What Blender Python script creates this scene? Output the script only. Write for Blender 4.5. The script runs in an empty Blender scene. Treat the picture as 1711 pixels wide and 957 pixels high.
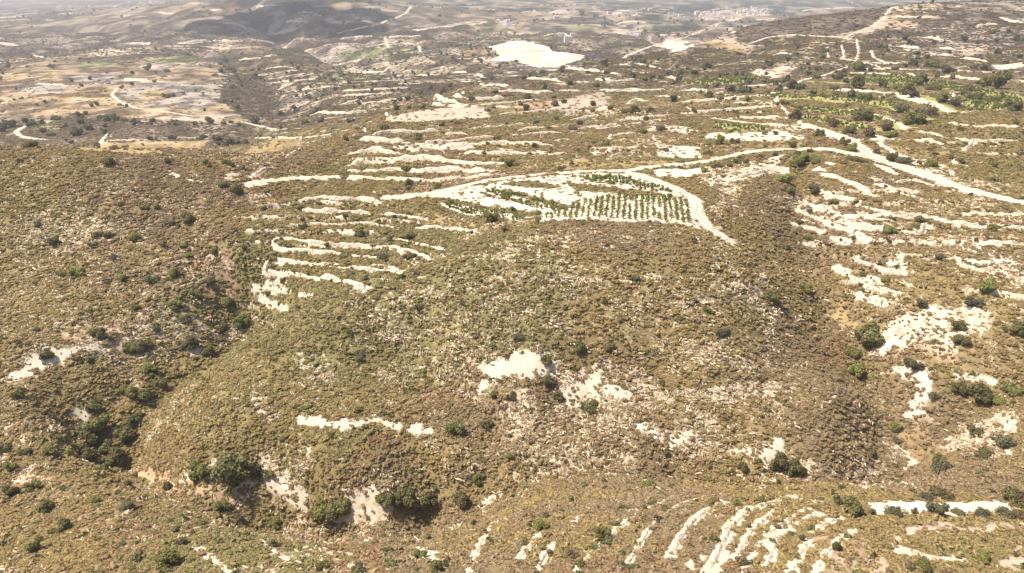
import bpy, math, random
import numpy as np
from mathutils import Vector

# ------------------------------------------------------------------ camera
W0, H0, F0 = 1711.0, 957.0, 1200.0
V_HORIZON = -30.0
PITCH = math.atan((H0 / 2 - V_HORIZON) / F0)
scene = bpy.context.scene
col = scene.collection
cam_d = bpy.data.cameras.new('camera')
cam = bpy.data.objects.new('camera', cam_d)
col.objects.link(cam)
cam.location = (0, 0, 0)
cam.rotation_euler = (math.pi / 2 - PITCH, 0, 0)
cam_d.sensor_width = 36.0
cam_d.lens = 36.0 * F0 / W0
cam_d.clip_start = 0.5
cam_d.clip_end = 40000
scene.camera = cam

# ------------------------------------------------------------------ light
SUN_AZ = math.radians(-98)      # measured from +Y towards +X
SUN_EL = math.radians(60)
world = bpy.data.worlds.new('World')
scene.world = world
world.use_nodes = True
nt = world.node_tree
nt.nodes.clear()
sky = nt.nodes.new('ShaderNodeTexSky')
sky.sky_type = 'NISHITA'
sky.sun_disc = False
sky.sun_elevation = SUN_EL
sky.sun_rotation = SUN_AZ
sky.dust_density = 2.5
sky.air_density = 1.0
bg = nt.nodes.new('ShaderNodeBackground')
bg.inputs['Strength'].default_value = 0.085
wo = nt.nodes.new('ShaderNodeOutputWorld')
nt.links.new(sky.outputs[0], bg.inputs[0])
nt.links.new(bg.outputs[0], wo.inputs[0])
sd = bpy.data.lights.new('sun', 'SUN')
sd.energy = 4.6
sd.angle = math.radians(0.53)
sd.color = (1.0, 0.905, 0.82)
sun = bpy.data.objects.new('sun', sd)
col.objects.link(sun)
sdir = Vector((math.sin(SUN_AZ) * math.cos(SUN_EL), math.cos(SUN_AZ) * math.cos(SUN_EL), math.sin(SUN_EL)))
sun.rotation_euler = sdir.to_track_quat('Z', 'Y').to_euler()
sun.location = (0, 0, 300)
scene.view_settings.view_transform = 'Standard'
scene.view_settings.look = 'None'
scene.view_settings.exposure = 0.84
scene.view_settings.gamma = 1.0
scene.view_settings.use_curve_mapping = False

HAZE = 1.7e-4
# ------------------------------------------------------------------ noise
rng = np.random.default_rng(7)
def _hash(ix, iy, seed):
    h = (ix.astype(np.int64) * 374761393 + iy.astype(np.int64) * 668265263 + seed * 144269504) & 0xffffffff
    h = ((h ^ (h >> 13)) * 1274126177) & 0xffffffff
    h = (h ^ (h >> 16)) & 0xffffffff
    return h.astype(np.float32) / np.float32(4294967295.0)
def vnoise(x, y, seed=0):
    ix = np.floor(x); iy = np.floor(y)
    fx = (x - ix).astype(np.float32); fy = (y - iy).astype(np.float32)
    fx = fx * fx * (3 - 2 * fx); fy = fy * fy * (3 - 2 * fy)
    a = _hash(ix, iy, seed); b = _hash(ix + 1, iy, seed)
    c = _hash(ix, iy + 1, seed); d = _hash(ix + 1, iy + 1, seed)
    return (a + (b - a) * fx) * (1 - fy) + (c + (d - c) * fx) * fy
def fbm(x, y, scale, octs=4, seed=0, gain=0.5):
    x = np.asarray(x, dtype=np.float64) / scale; y = np.asarray(y, dtype=np.float64) / scale
    t = 0; amp = 1.0; tot = 0
    for o in range(octs):
        t = t + amp * vnoise(x + o * 17.3, y - o * 9.1, seed + o * 31)
        tot += amp; amp *= gain; x = x * 2.03; y = y * 2.03
    return t / tot
def sstep(a, b, x):
    t = np.clip((x - a) / (b - a), 0, 1)
    return t * t * (3 - 2 * t)

# ------------------------------------------------------------------ relief: (u, v, distance) survey points of the photograph's land
CP, SP = math.cos(PITCH), math.sin(PITCH)
def px_ray(u, v):
    """slope form of the sight line through a photo point: x = a*y, z = s*y"""
    du = (u - W0 / 2) / F0; dv = (v - H0 / 2) / F0
    y = CP - dv * SP; z = -SP - dv * CP
    return du / y, z / y
SURVEY = [
 # near ground, below the frame and along its bottom edge
 (-400,957,92),(0,957,84),(250,957,80),(500,957,76),(750,957,74),(1000,957,73),(1250,957,74),(1500,957,76),(1711,957,80),(2100,957,88),
 (-300,870,104),(100,850,106),(300,870,99),(450,900,92),(620,910,88),(800,880,92),(1000,850,95),(1200,830,98),(1400,810,102),(1600,820,102),(1711,815,104),(2000,800,110),
 # crest of the near slope and the gully behind it
 (0,790,120),(150,775,124),(300,800,119),(420,850,117),(560,862,117),(700,852,119),(800,826,118),
 (900,770,124),(1000,750,126),(1130,780,120),(1300,790,118),(1450,800,116),
 # left gully
 (40,700,134),(130,720,141),(210,750,138),(240,660,152),(300,600,168),(360,560,182),(420,520,196),
 (330,720,132),(380,660,142),(350,780,122),
 # left hill
 (0,640,146),(60,600,155),(150,590,160),(-300,640,150),(-300,500,180),(0,500,185),(150,480,190),(300,480,192),(0,400,212),(150,380,218),(300,380,222),(400,420,206),(0,300,242),(150,290,246),(300,300,250),(400,330,242),
 (0,250,272),(150,252,275),(300,258,280),(400,275,272),(-300,300,240),(-300,250,270),
 # the plot's hill
 (410,560,168),(480,600,156),(480,680,140),(560,780,123),(640,800,121),(775,826,118),(640,700,136),(760,760,126),(850,720,132),(930,660,142),
 (560,520,166),(640,480,173),(640,580,158),(780,620,148),(780,520,160),(780,420,182),(900,600,147),(900,500,161),(900,420,177),(900,378,198),
 (1000,600,147),(1050,500,161),(1050,420,178),(1050,372,202),(1180,600,147),(1200,500,163),(1200,430,179),(1190,390,200),(1290,600,152),(1310,520,172),(1320,460,190),
 (1000,680,137),(1100,620,147),(1100,700,132),(1250,680,136),(1400,680,138),(1380,640,146),(1380,740,128),
 # hollow on the right
 (1300,420,206),(1350,450,200),(1390,500,186),(1430,560,170),(1460,620,158),(1490,700,142),(1500,760,130),(1340,350,228),(1330,300,250),
 # right slope
 (1420,440,192),(1480,480,180),(1500,540,168),(1600,560,158),(1700,560,152),(1600,480,172),(1700,460,174),(1560,620,150),(1600,680,142),(1680,620,146),(1711,690,132),(1640,720,132),(1600,770,120),(1711,770,116),
 (1420,380,214),(1550,400,202),(1700,390,198),(1450,330,236),(1560,340,228),(1700,345,222),(2100,400,190),(2100,600,150),
 (1450,280,268),(1550,270,275),(1650,280,268),(1800,300,250),(1400,240,300),(1530,225,312),(1680,220,312),
 # central terraces and the vineyard shelf
 (480,470,190),(600,450,192),(480,400,210),(600,400,212),(720,400,208),(500,350,236),(650,350,236),(780,360,222),(900,345,218),(1050,335,218),(1150,350,212),
 (480,310,262),(650,310,260),(800,310,250),(960,300,246),(1100,305,244),(1220,320,238),(560,270,300),(700,270,300),(850,270,292),(1000,270,290),(1150,265,290),(1250,265,288),
 (570,235,345),(700,235,348),(850,235,345),(1000,235,342),(1150,235,340),(1300,235,325),(480,262,306),
 (620,212,392),(740,205,408),(880,205,408),(1020,205,400),(1150,205,392),(1300,205,370),(680,185,455),(820,180,465),(980,180,462),(1150,180,450),(1320,180,425),
 (740,162,520),(880,155,545),(1020,155,540),(1180,155,520),(800,140,600),(940,132,640),(1080,130,640),(1220,130,620),
 (980,112,760),(1100,105,790),(1230,100,780),(1120,85,900),(1250,82,900),
 # right hill
 (1380,200,370),(1500,180,400),(1650,180,400),(1400,160,450),(1520,150,470),(1680,150,470),(1350,130,560),(1450,125,570),(1600,120,570),(1400,100,680),(1550,95,680),(1700,95,660),
 (1350,72,860),(1480,70,820),(1620,65,780),(1180,66,980),(1250,45,1060),(1350,28,1120),(1450,18,1080),(1500,40,930),(1600,35,920),(1700,35,900),(1500,8,1120),(1600,3,1150),(1711,-2,1150),(1900,20,1000),(2100,100,650),(2100,200,400),
 # left valley
 (-300,215,620),(0,215,600),(150,215,600),(300,215,590),(420,218,560),(500,222,500),(-300,150,850),(0,160,800),(150,155,820),(300,160,810),(400,170,760),(470,185,680),(560,195,580),
 (0,110,1180),(150,105,1220),(300,105,1200),(400,110,1120),(480,130,980),(560,150,840),(640,160,760),(640,130,950),(740,120,1050),(560,110,1120),
 (0,75,1650),(150,70,1700),(300,65,1700),(430,75,1500),(540,80,1450),(680,80,1400),(780,100,1200),(850,112,1120),(900,75,1500),(980,95,1250),(1040,78,1400),
 (-300,75,1650),(0,40,2600),(130,40,2500),(280,35,2300),(400,40,2000),(520,55,1800),(650,45,2000),(780,45,2100),(900,45,2200),(1040,45,2300),(1150,50,2200),
 (0,16,4600),(130,14,4300),(250,12,3300),(360,2,2700),(440,-4,2700),(520,6,2500),(620,0,2900),(700,15,2800),(820,14,3300),(950,15,3400),(1080,22,3200),(1200,28,3000),(1270,22,3200),
 (1100,4,5200),(1250,6,5000),(1400,4,5200),(900,-2,5600),(750,-6,5200),(-300,12,5000),(2000,0,4500),(1700,4,5200),(100,2,6800),(0,2,7200),
]
# land the photograph cannot see (behind the crests), from the drop of the slopes around: (u, height, distance)
UNSEEN = [
 (0,-78,340),(150,-80,350),(300,-80,355),(400,-78,345),(0,-104,450),(150,-106,460),(300,-106,460),(430,-100,420),(-300,-90,400),(540,-92,450),(600,-100,560),(660,-104,650),(720,-105,760),
 (820,-108,880),(930,-112,1000),(1080,-112,1080),(1180,-115,1300),(1300,-115,1500),(1450,-100,1500),(1600,-90,1500),(1711,-90,1500),(1350,-130,2200),(1550,-130,2300),(1711,-130,2300),(2000,-110,2000),
 (1300,-150,3600),(1600,-150,3600),(360,-80,3600),(440,-80,3700),(560,-90,3600),(250,-110,4300),(700,-110,4200),
 (0,-170,8500),(400,-150,8500),(850,-150,8500),(1300,-150,8500),(1711,-150,8500),(2200,-150,8500),(-400,-170,8500),
 (0,-78,60),(400,-72,56),(850,-68,50),(1300,-69,52),(1711,-74,60),(-400,-80,70),(2100,-80,70),(0,-76,30),(850,-70,28),(1711,-74,30),
]
def uv_a(u):      # rough lateral slope of a column
    return (u - W0 / 2) / F0
P = []; S = []
for u, v, y in SURVEY:
    a, s = px_ray(u, v); P.append((a, math.log(y))); S.append(s)
for u, z, y in UNSEEN:
    s = z / y
    k = (math.atan(-s) - PITCH)
    dv = math.tan(k)
    a = ((u - W0 / 2) / F0) / (CP - dv * SP)
    P.append((a, math.log(y))); S.append(s)
P = np.array(P); S = np.array(S)
KA = 1.9
def tps(r2):
    return 0.5 * r2 * np.log(np.maximum(r2, 1e-12))
Q = P * np.array([KA, 1.6])
n = len(Q)
D2 = ((Q[:, None, :] - Q[None, :, :]) ** 2).sum(-1)
A = np.zeros((n + 3, n + 3)); A[:n, :n] = tps(D2) + np.eye(n) * 2.5e-3
A[:n, n] = 1; A[:n, n + 1:] = Q; A[n, :n] = 1; A[n + 1:, :n] = Q.T
wv = np.linalg.solve(A, np.concatenate([S, np.zeros(3)]))
AMIN, AMAX, YMIN, YMAX = -1.7, 1.7, 26.0, 9500.0
ca = np.linspace(AMIN, AMAX, 200); cl = np.linspace(math.log(YMIN), math.log(YMAX), 360)
GA, GL = np.meshgrid(ca, cl)
G = np.stack([GA.ravel() * KA, GL.ravel() * 1.6], 1)
CS = np.zeros(len(G))
for i in range(0, len(G), 8000):
    d2 = ((G[i:i + 8000, None, :] - Q[None]) ** 2).sum(-1)
    CS[i:i + 8000] = tps(d2) @ wv[:n] + wv[n] + G[i:i + 8000] @ wv[n + 1:]
CS = CS.reshape(GA.shape)
def bil(grid, fi, fj):
    i0 = np.clip(np.floor(fi).astype(int), 0, grid.shape[0] - 2); j0 = np.clip(np.floor(fj).astype(int), 0, grid.shape[1] - 2)
    ti = np.clip(fi - i0, 0, 1); tj = np.clip(fj - j0, 0, 1)
    return (grid[i0, j0] * (1 - ti) * (1 - tj) + grid[i0 + 1, j0] * ti * (1 - tj) + grid[i0, j0 + 1] * (1 - ti) * tj + grid[i0 + 1, j0 + 1] * ti * tj)
def bicub(grid, fi, fj):
    """Catmull-Rom resampling so the coarse grid leaves no creases"""
    def w(t): return [(-t**3 + 2*t**2 - t)/2, (3*t**3 - 5*t**2 + 2)/2, (-3*t**3 + 4*t**2 + t)/2, (t**3 - t**2)/2]
    i0 = np.clip(np.floor(fi).astype(int), 1, grid.shape[0] - 3); j0 = np.clip(np.floor(fj).astype(int), 1, grid.shape[1] - 3)
    wi = w(np.clip(fi - i0, 0, 1)); wj = w(np.clip(fj - j0, 0, 1))
    out = 0
    for a_ in range(4):
        for b_ in range(4):
            out = out + grid[i0 + a_ - 1, j0 + b_ - 1] * wi[a_] * wj[b_]
    return out
inner = np.linspace(-0.96, 0.96, 1400)
outer = 0.96 + (AMAX - 0.96) * (np.linspace(0, 1, 50)[1:] ** 1.3)
AV = np.concatenate([-outer[::-1], inner, outer])
NY = 1560
LV = np.linspace(math.log(YMIN), math.log(YMAX), NY)
# finer rows where the photograph looks at the land, coarser close under the camera
LV = np.concatenate([np.linspace(math.log(YMIN), math.log(62), 60)[:-1], np.linspace(math.log(62), math.log(YMAX), NY - 59)])
A2, L2 = np.meshgrid(AV, LV)
Y2 = np.exp(L2); X2 = A2 * Y2
fi = (L2 - cl[0]) / (cl[1] - cl[0]); fj = (A2 - ca[0]) / (ca[1] - ca[0])
S2 = bicub(CS, fi, fj)
Z2 = S2 * Y2
amp = 0.9 * sstep(50, 120, Y2) + 2.2 * sstep(250, 900, Y2) + 9 * sstep(1200, 5000, Y2)
scl = 1.0
Z2 += amp * ((fbm(X2, Y2, 38, 3, 3) - 0.5) * 1.3) * (1 - sstep(500, 1500, Y2)) + amp * (fbm(X2, Y2, 170, 4, 5) - 0.5) * 1.6
Z2 += 0.35 * (fbm(X2, Y2, 5, 3, 9) - 0.5) * (1 - sstep(300, 600, Y2))
# erosion rills running down the slopes
ril = np.abs(fbm(X2, Y2 * 0.55, 30, 3, 21) - 0.5)
Z2 -= 0.7 * np.exp(-(ril / 0.05) ** 2) * sstep(70, 110, Y2) * (1 - sstep(260, 420, Y2))
rilf = np.abs(fbm(X2, Y2 * 0.7, 260, 4, 23) - 0.5)
Z2 -= 15 * np.exp(-(rilf / 0.07) ** 2) * sstep(1000, 1700, Y2) * (1 - sstep(5000, 8000, Y2))
S2 = Z2 / Y2

def idx_a(a): return np.interp(a, AV, np.arange(len(AV)))
def idx_y(y): return np.interp(np.log(y), LV, np.arange(len(LV)))
def height(x, y):
    x = np.atleast_1d(np.asarray(x, float)); y = np.clip(np.atleast_1d(np.asarray(y, float)), YMIN, YMAX)
    return bil(Z2, idx_y(y), idx_a(x / y))
def hit(u, v):
    """where the sight line through a photo point first meets the land -> (x, y, z)"""
    a, s = px_ray(u, v)
    fj = idx_a(a); j = int(min(max(fj, 0), len(AV) - 2)); t = fj - j
    prof = S2[:, j] * (1 - t) + S2[:, j + 1] * t
    k = np.nonzero(prof[70:] >= s)[0]
    if len(k) == 0:
        k = len(LV) - 2; f = 0
    else:
        k = k[0] + 70
        d = prof[k] - prof[k - 1]
        f = (s - prof[k - 1]) / d if abs(d) > 1e-9 else 0
        k -= 1
    y = math.exp(LV[k] + (LV[k + 1] - LV[k]) * min(max(f, 0), 1))
    return a * y, y, float(height(a * y, y)[0])
def world_px(x, y, z):
    """projection into the photograph's frame (for checks only)"""
    d = y * CP - z * SP
    return W0 / 2 + F0 * x / d, H0 / 2 - F0 * (y * SP + z * CP) / d

# ------------------------------------------------------------------ water-worn gullies between the hills
def seg_dist(line, reach):
    """distance of the land's vertices to a polyline, inf beyond reach; returns (slices, distances)"""
    a = line[:, 0] / line[:, 1]
    mrg = reach / line[:, 1].min() + 0.01
    j0, j1 = np.searchsorted(AV, [a.min() - mrg, a.max() + mrg])
    i0, i1 = np.searchsorted(LV, [math.log(max(line[:, 1].min() - reach, 30)), math.log(line[:, 1].max() + reach)])
    sl = (slice(i0, i1), slice(j0, j1))
    xs, ys = X2[sl], Y2[sl]
    D = np.full(xs.shape, 1e6)
    for q in range(len(line) - 1):
        p0, p1 = line[q], line[q + 1]
        lo = min(p0[1], p1[1]) - reach; hi = max(p0[1], p1[1]) + reach
        r0, r1 = np.searchsorted(ys[:, 0], [lo, hi])
        if r1 <= r0: continue
        d = p1 - p0; L = d @ d + 1e-9
        px_, py_ = xs[r0:r1], ys[r0:r1]
        tt = np.clip(((px_ - p0[0]) * d[0] + (py_ - p0[1]) * d[1]) / L, 0, 1)
        D[r0:r1] = np.minimum(D[r0:r1], np.hypot(px_ - p0[0] - tt * d[0], py_ - p0[1] - tt * d[1]))
    return sl, D
GULLIES = [
 (5.0, 8, [(450,528),(400,550),(350,590),(295,612),(250,650),(218,705),(205,765),(255,790),(330,812),(400,856),(480,872),(560,868),(680,852),(780,833),(840,800),(900,772),(1000,762),(1150,776),(1300,788),(1400,794),(1500,775)]),
 (4.5, 9, [(1330,270),(1345,330),(1375,400),(1400,470),(1440,570),(1470,640),(1490,710),(1500,775)]),
 (3.0, 5, [(225,585),(215,620),(190,660),(175,700),(165,750),(190,775)]),
 (2.2, 4, [(60,600),(120,600),(180,590),(240,580),(330,595)]),
 (2.6, 5, [(690,560),(740,620),(800,690),(830,760),(800,820)]),
 (2.2, 4, [(985,610),(985,680),(960,740),(930,770)]),
 (2.4, 5, [(1711,640),(1640,668),(1580,700),(1520,745)]),
 (14.0, 45, [(380,82),(430,120),(470,165),(440,200),(420,215)]),
 (30.0, 70, [(400,-2),(430,30),(470,60),(560,85),(640,110)]),
]
carve = np.zeros_like(Z2)
for dep, wid, px in GULLIES:
    pts = np.array([hit(u, v)[:2] for u, v in px])
    sl, D = seg_dist(pts, wid * 3)
    D = D + (fbm(X2[sl], Y2[sl], wid * 1.5, 3, 211) - 0.5) * wid * 1.2
    carve[sl] = np.maximum(carve[sl], dep * np.exp(-(np.maximum(D, 0) / wid) ** 1.6))
Z2 = Z2 - carve
S2 = Z2 / Y2
# worn terraces of the old plots: real steps in the land, a bare riser facing down the slope
TZ = np.zeros_like(Z2)
for pts in ([(980,200),(1150,150),(1300,140),(1420,120),(1711,110),(1711,330),(1600,300),(1480,262),(1400,235),(1200,245),(1100,270),(980,262)],
            [(1330,330),(1450,285),(1600,320),(1711,350),(1711,560),(1600,520),(1480,500),(1400,440)],
            [(600,215),(700,150),(850,118),(1050,100),(1150,110),(1150,150),(980,200),(900,262),(620,292),(560,262)],
            [(440,330),(700,330),(800,380),(560,500),(400,530),(420,450)],
            [(1380,62),(1500,70),(1711,60),(1711,110),(1420,120)],
            [(900,920),(1100,850),(1300,818),(1500,830),(1500,957),(900,957)]):
    w_ = []
    for k in range(len(pts)):
        (u0, v0), (u1, v1) = pts[k], pts[(k + 1) % len(pts)]
        for q in range(6):
            h_ = hit(u0 + (u1 - u0) * q / 6, v0 + (v1 - v0) * q / 6); w_.append((h_[0] / h_[1], math.log(h_[1])))
    w_ = np.array(w_)
    j0, j1 = np.searchsorted(AV, [w_[:, 0].min(), w_[:, 0].max()]); i0, i1 = np.searchsorted(LV, [w_[:, 1].min(), w_[:, 1].max()])
    pa = A2[i0:i1, j0:j1] + (fbm(X2[i0:i1, j0:j1], Y2[i0:i1, j0:j1], 30, 3, 221) - .5) * 40 / Y2[i0:i1, j0:j1]; pl = L2[i0:i1, j0:j1]
    r_ = np.zeros(pa.shape, bool)
    for k in range(len(w_)):
        a0, l0 = w_[k]; a1, l1 = w_[(k + 1) % len(w_)]
        if l0 == l1: continue
        r_ ^= ((l0 > pl) != (l1 > pl)) & (pa < (a1 - a0) * (pl - l0) / (l1 - l0) + a0)
    TZ[i0:i1, j0:j1] = np.maximum(TZ[i0:i1, j0:j1], r_)
ZS = np.exp(L2) * bicub(CS, fi, fj)
tsp = 9.0 + 5.0 * sstep(250, 600, Y2) + 7.0 * sstep(550, 1000, Y2)
tph = (Y2 * 0.55 + 3.2 * (ZS + 70) + 16 * (fbm(X2, Y2, 90, 3, 223) - 0.5) + 3 * (fbm(X2, Y2, 16, 2, 225) - 0.5)) / tsp
tfr = tph - np.floor(tph)
tgap = fbm(X2, Y2, 22, 3, 227) * 0.5 + 0.5 * _hash(np.floor(tph), np.floor(X2 / 46 + 5 * _hash(np.floor(tph), np.floor(tph) * 0, 228)), 229)
TEX = TZ * sstep(0.35, 0.50, tgap)
Z2 = Z2 + TEX * 1.5 * (0.5 - tfr) * sstep(0, 0.10, tfr)
TERR = TEX * (tfr > 0.0) * (tfr < 0.13)
S2 = Z2 / Y2
# ------------------------------------------------------------------ colours (linear base colours)
LIME = np.array([0.60, 0.52, 0.40]); SOIL = np.array([0.42, 0.335, 0.23]); STRAW = np.array([0.32, 0.235, 0.14])
GOLD = np.array([0.34, 0.25, 0.125]); REDTAN = np.array([0.27, 0.185, 0.115]); LITTER = np.array([0.19, 0.14, 0.082])
SCRUB = np.array([0.145, 0.115, 0.062]); PURPLE = np.array([0.145, 0.112, 0.085]); FIELD = np.array([0.165, 0.17, 0.075])
GREY = np.array([0.26, 0.22, 0.18]); WHITE = np.array([0.74, 0.655, 0.52]); PINKISH = np.array([0.40, 0.315, 0.235])

def poly_world(pts):
    out = []
    for k in range(len(pts)):
        (u0, v0), (u1, v1) = pts[k], pts[(k + 1) % len(pts)]
        m = max(1, int(math.hypot(u1 - u0, v1 - v0) / 40))
        for q in range(m):
            x, y, z = hit(u0 + (u1 - u0) * q / m, max(v0 + (v1 - v0) * q / m, -20))
            out.append((x / y, math.log(y)))
    return np.array(out)
def inside(poly, pa, pl):
    r = np.zeros(pa.shape, bool)
    n = len(poly)
    for k in range(n):
        a0, l0 = poly[k]; a1, l1 = poly[(k + 1) % n]
        if l0 == l1: continue
        c = (l0 > pl) != (l1 > pl)
        r ^= c & (pa < (a1 - a0) * (pl - l0) / (l1 - l0) + a0)
    return r

# attributes of the land, per vertex: colour, rock speckle, scrub cover
NR, NC = Z2.shape
n_mid = fbm(X2, Y2, 16, 4, 41); n_big = fbm(X2, Y2 * 1.3, 120, 4, 43); n_fine = fbm(X2, Y2, 3.2, 3, 45)
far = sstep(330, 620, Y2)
CARPET = np.array([(0.178, 0.122, 0.066), (0.190, 0.147, 0.062), (0.152, 0.138, 0.055), (0.172, 0.130, 0.072)])
ca1 = fbm(X2, Y2, 28, 3, 401); ca2 = fbm(X2, Y2, 55, 3, 403); ca3 = fbm(X2, Y2, 5, 3, 407)
cw = np.stack([0.5 + 0 * ca1, sstep(.40, .56, ca1) * 1.2 + 0.1, sstep(.46, .6, ca2 * 0.6 + ca3 * 0.4) * 1.2, sstep(.54, .42, ca2 * 0.6 + ca3 * 0.4) * 1.4], -1)
cw /= cw.sum(-1, keepdims=True)
COL = (cw @ CARPET) * (0.95 + 0.5 * n_mid[..., None])
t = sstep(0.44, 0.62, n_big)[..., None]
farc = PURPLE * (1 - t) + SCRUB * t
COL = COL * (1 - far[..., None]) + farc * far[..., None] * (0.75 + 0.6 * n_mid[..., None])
ROCK = 0.27 + 0.36 * sstep(0.46, 0.66, n_mid) * sstep(0.42, 0.6, n_big)
ROCK = ROCK * (1 - far) + (0.22 + 0.2 * sstep(0.5, 0.65, n_big)) * far
COVER = np.ones_like(Z2) * 0.93

# warp used to give every patch an uneven edge
wa = (fbm(X2, Y2, 14, 4, 51) - 0.5); wl = (fbm(X2, Y2, 14, 4, 53) - 0.5)
wfa = (fbm(X2, Y2, 3.0, 2, 55) - 0.5); wfl = (fbm(X2, Y2, 3.0, 2, 57) - 0.5)
wsc = np.maximum(1, Y2 / 400) 
PA = A2 + (wa * 9 * wsc + wfa * 2.0) / Y2; PL = L2 + (wl * 9 * wsc + wfl * 2.0) / Y2
NZ = [fbm(X2, Y2, 2.6, 3, 500 + q) * 0.75 + fbm(X2, Y2, 9, 2, 520 + q) * 0.25 for q in range(4)]
CALM = np.zeros_like(Z2)
def zone(pts, color=None, rock=None, cover=None, blend=1.0, warp=1.0, calm=None):
    pw = poly_world(pts)
    mrg = 0.06
    j0, j1 = np.searchsorted(AV, [pw[:, 0].min() - mrg, pw[:, 0].max() + mrg])
    i0, i1 = np.searchsorted(LV, [pw[:, 1].min() - mrg, pw[:, 1].max() + mrg])
    sl = (slice(i0, i1), slice(j0, j1))
    if i1 <= i0 or j1 <= j0: return
    pa = A2[sl] + (PA[sl] - A2[sl]) * warp; pl = L2[sl] + (PL[sl] - L2[sl]) * warp
    m = 0
    for q_ in range(4):       # ragged, feathered border
        fa = (NZ[q_ % 4][sl] - 0.5) * (2.0 + 3.0 * q_) * warp * wsc[sl] / Y2[sl]; fl = (NZ[(q_ + 1) % 4][sl] - 0.5) * (2.0 + 3.0 * q_) * warp * wsc[sl] / Y2[sl]
        m = m + inside(pw, pa + fa, pl + fl) * 0.25
    m = sstep(0.05, 0.95, m) * blend
    if color is not None: COL[sl] = COL[sl] * (1 - m[..., None]) + np.asarray(color) * (0.62 + 0.45 * n_fine[sl][..., None] + 0.32 * n_mid[sl][..., None]) * m[..., None]
    if rock is not None: ROCK[sl] = ROCK[sl] * (1 - m) + rock * m
    if cover is not None: COVER[sl] = COVER[sl] * (1 - m) + cover * m
    if calm is not None: CALM[sl] = CALM[sl] * (1 - m) + calm * m

# --- far hills: field mosaic with terrace lines
def cells(x, y, sx, sy, seed):
    gx = x / sx + 0.35 * (fbm(x, y, sx * 1.5, 2, seed) - .5) * 4; gy = y / sy + 0.35 * (fbm(x, y, sx * 1.5, 2, seed + 1) - .5) * 4
    return _hash(np.floor(gx), np.floor(gy), seed + 5), np.minimum(gy - np.floor(gy), 1 - (gy - np.floor(gy)))
hc, ed = cells(X2, Y2, 75, 105, 61)
vl = sstep(600, 700, Y2) * (1 - sstep(2300, 3200, Y2))
def mosaic(mask, tbl, rockadd=0.0):
    global COL
    for lo, hi, c, r in tbl:
        m = mask * ((hc >= lo) & (hc < hi))
        COL = COL * (1 - m[..., None]) + c * (0.8 + 0.4 * n_mid[..., None]) * m[..., None]
        ROCK[:] = ROCK * (1 - m) + r * m
mosaic(vl * 0.85 * sstep(0.40, 0.5, fbm(X2, Y2, 420, 3, 63)), [(0.0, 0.10, FIELD, 0.15), (0.10, 0.32, STRAW, 0.35), (0.32, 0.40, SOIL, 0.6), (0.40, 0.58, GREY, 0.45)])
vfar = sstep(2300, 3000, Y2)
hc2, _ = cells(X2, Y2, 240, 330, 67)
m = (vfar * (hc2 < 0.22))[..., None]; COL = COL * (1 - m) + STRAW * 0.9 * m
m = (vfar * (hc2 > 0.62) * 0.8)[..., None]; COL = COL * (1 - m) + np.array([.05, .065, .032]) * m
# terrace walls of the far hillsides, following the slope
warp_t = 34 * (fbm(X2, Y2, 240, 3, 71) - 0.5) * 2
for y0, y1, sp, wd, sd in ((430, 900, 17, 0.22, 72), (900, 1700, 40, 0.27, 73), (1700, 4200, 120, 0.26, 74)):
    ph = ((Y2 + warp_t * (1 + Y2 / 900) + 2.0 * Z2) / sp)
    fr = ph - np.floor(ph)
    br = _hash(np.floor(ph), np.floor(X2 / (sp * 6) + 3 * _hash(np.floor(ph), np.floor(ph) * 0, 75)), sd)
    gap = fbm(X2, Y2, min(sp * 2.2, 90), 3, 77)
    dens = sstep(0.40, 0.56, fbm(X2, Y2, 260, 3, 79 + sd))
    m = ((fr < wd * (0.5 + gap)) & (gap > 0.42) & (br < 0.72)) * dens * sstep(y0 * 0.92, y0, Y2) * (1 - sstep(y1, y1 * 1.05, Y2))
    m = m * (0.5 + 0.5 * n_fine)
    COL = COL * (1 - m[..., None]) + LIME * m[..., None] * 0.9
    ROCK = np.maximum(ROCK, m * 0.8)

TAN = STRAW * 0.84
# patchy ground of the far hills: bushes, bare pockets, stubble
sp1 = fbm(X2, Y2 * 0.6, 14, 3, 601); sp2 = fbm(X2, Y2 * 0.5, 34, 3, 603); sp3 = fbm(X2, Y2 * 0.4, 80, 3, 605)
fw = sstep(420, 700, Y2)
spk = sp1 * (1 - sstep(900, 1600, Y2)) + sp2 * sstep(900, 1600, Y2) * (1 - sstep(2000, 3200, Y2)) + sp3 * sstep(2000, 3200, Y2)
SPK = 1 + fw * (np.clip((spk - 0.5) * 4.2, -0.5, 0.75))
pale = (sstep(0.60, 0.68, spk) * fw * 0.55)[..., None]
# --- left valley
zone([(0,112),(100,98),(200,108),(300,92),(372,100),(368,140),(360,170),(408,192),(400,207),(260,200),(140,190),(0,205)], TAN, 0.42, 0.1)
zone([(200,150),(270,135),(365,140),(360,172),(330,185),(260,178),(200,160)], GREY * 1.1, 0.5)
zone([(230,152),(275,150),(290,165),(240,168)], GOLD * 0.9, 0.2)
zone([(110,128),(200,120),(200,140),(120,143)], GREY, 0.5)
zone([(30,140),(110,140),(120,155),(30,155)], GREY * 1.05, 0.5)
zone([(0,125),(90,117),(110,128),(0,140)], GOLD * 1.05, 0.2)
zone([(100,155),(190,152),(190,168),(90,170)], GOLD * 0.95, 0.3)
zone([(300,192),(400,190),(410,196),(330,203),(240,198)], PINKISH * 1.1, 0.3)
zone([(0,192),(200,197),(430,207),(430,236),(0,240)], PURPLE * 1.05, 0.3)
zone([(392,122),(425,120),(470,160),(445,198),(412,192),(360,170),(372,152)], PURPLE * 0.85, 0.04, warp=.5, calm=.8)
zone([(0,48),(150,40),(300,28),(390,50),(405,72),(210,80),(0,95)], PURPLE * 1.05, 0.3)
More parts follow.
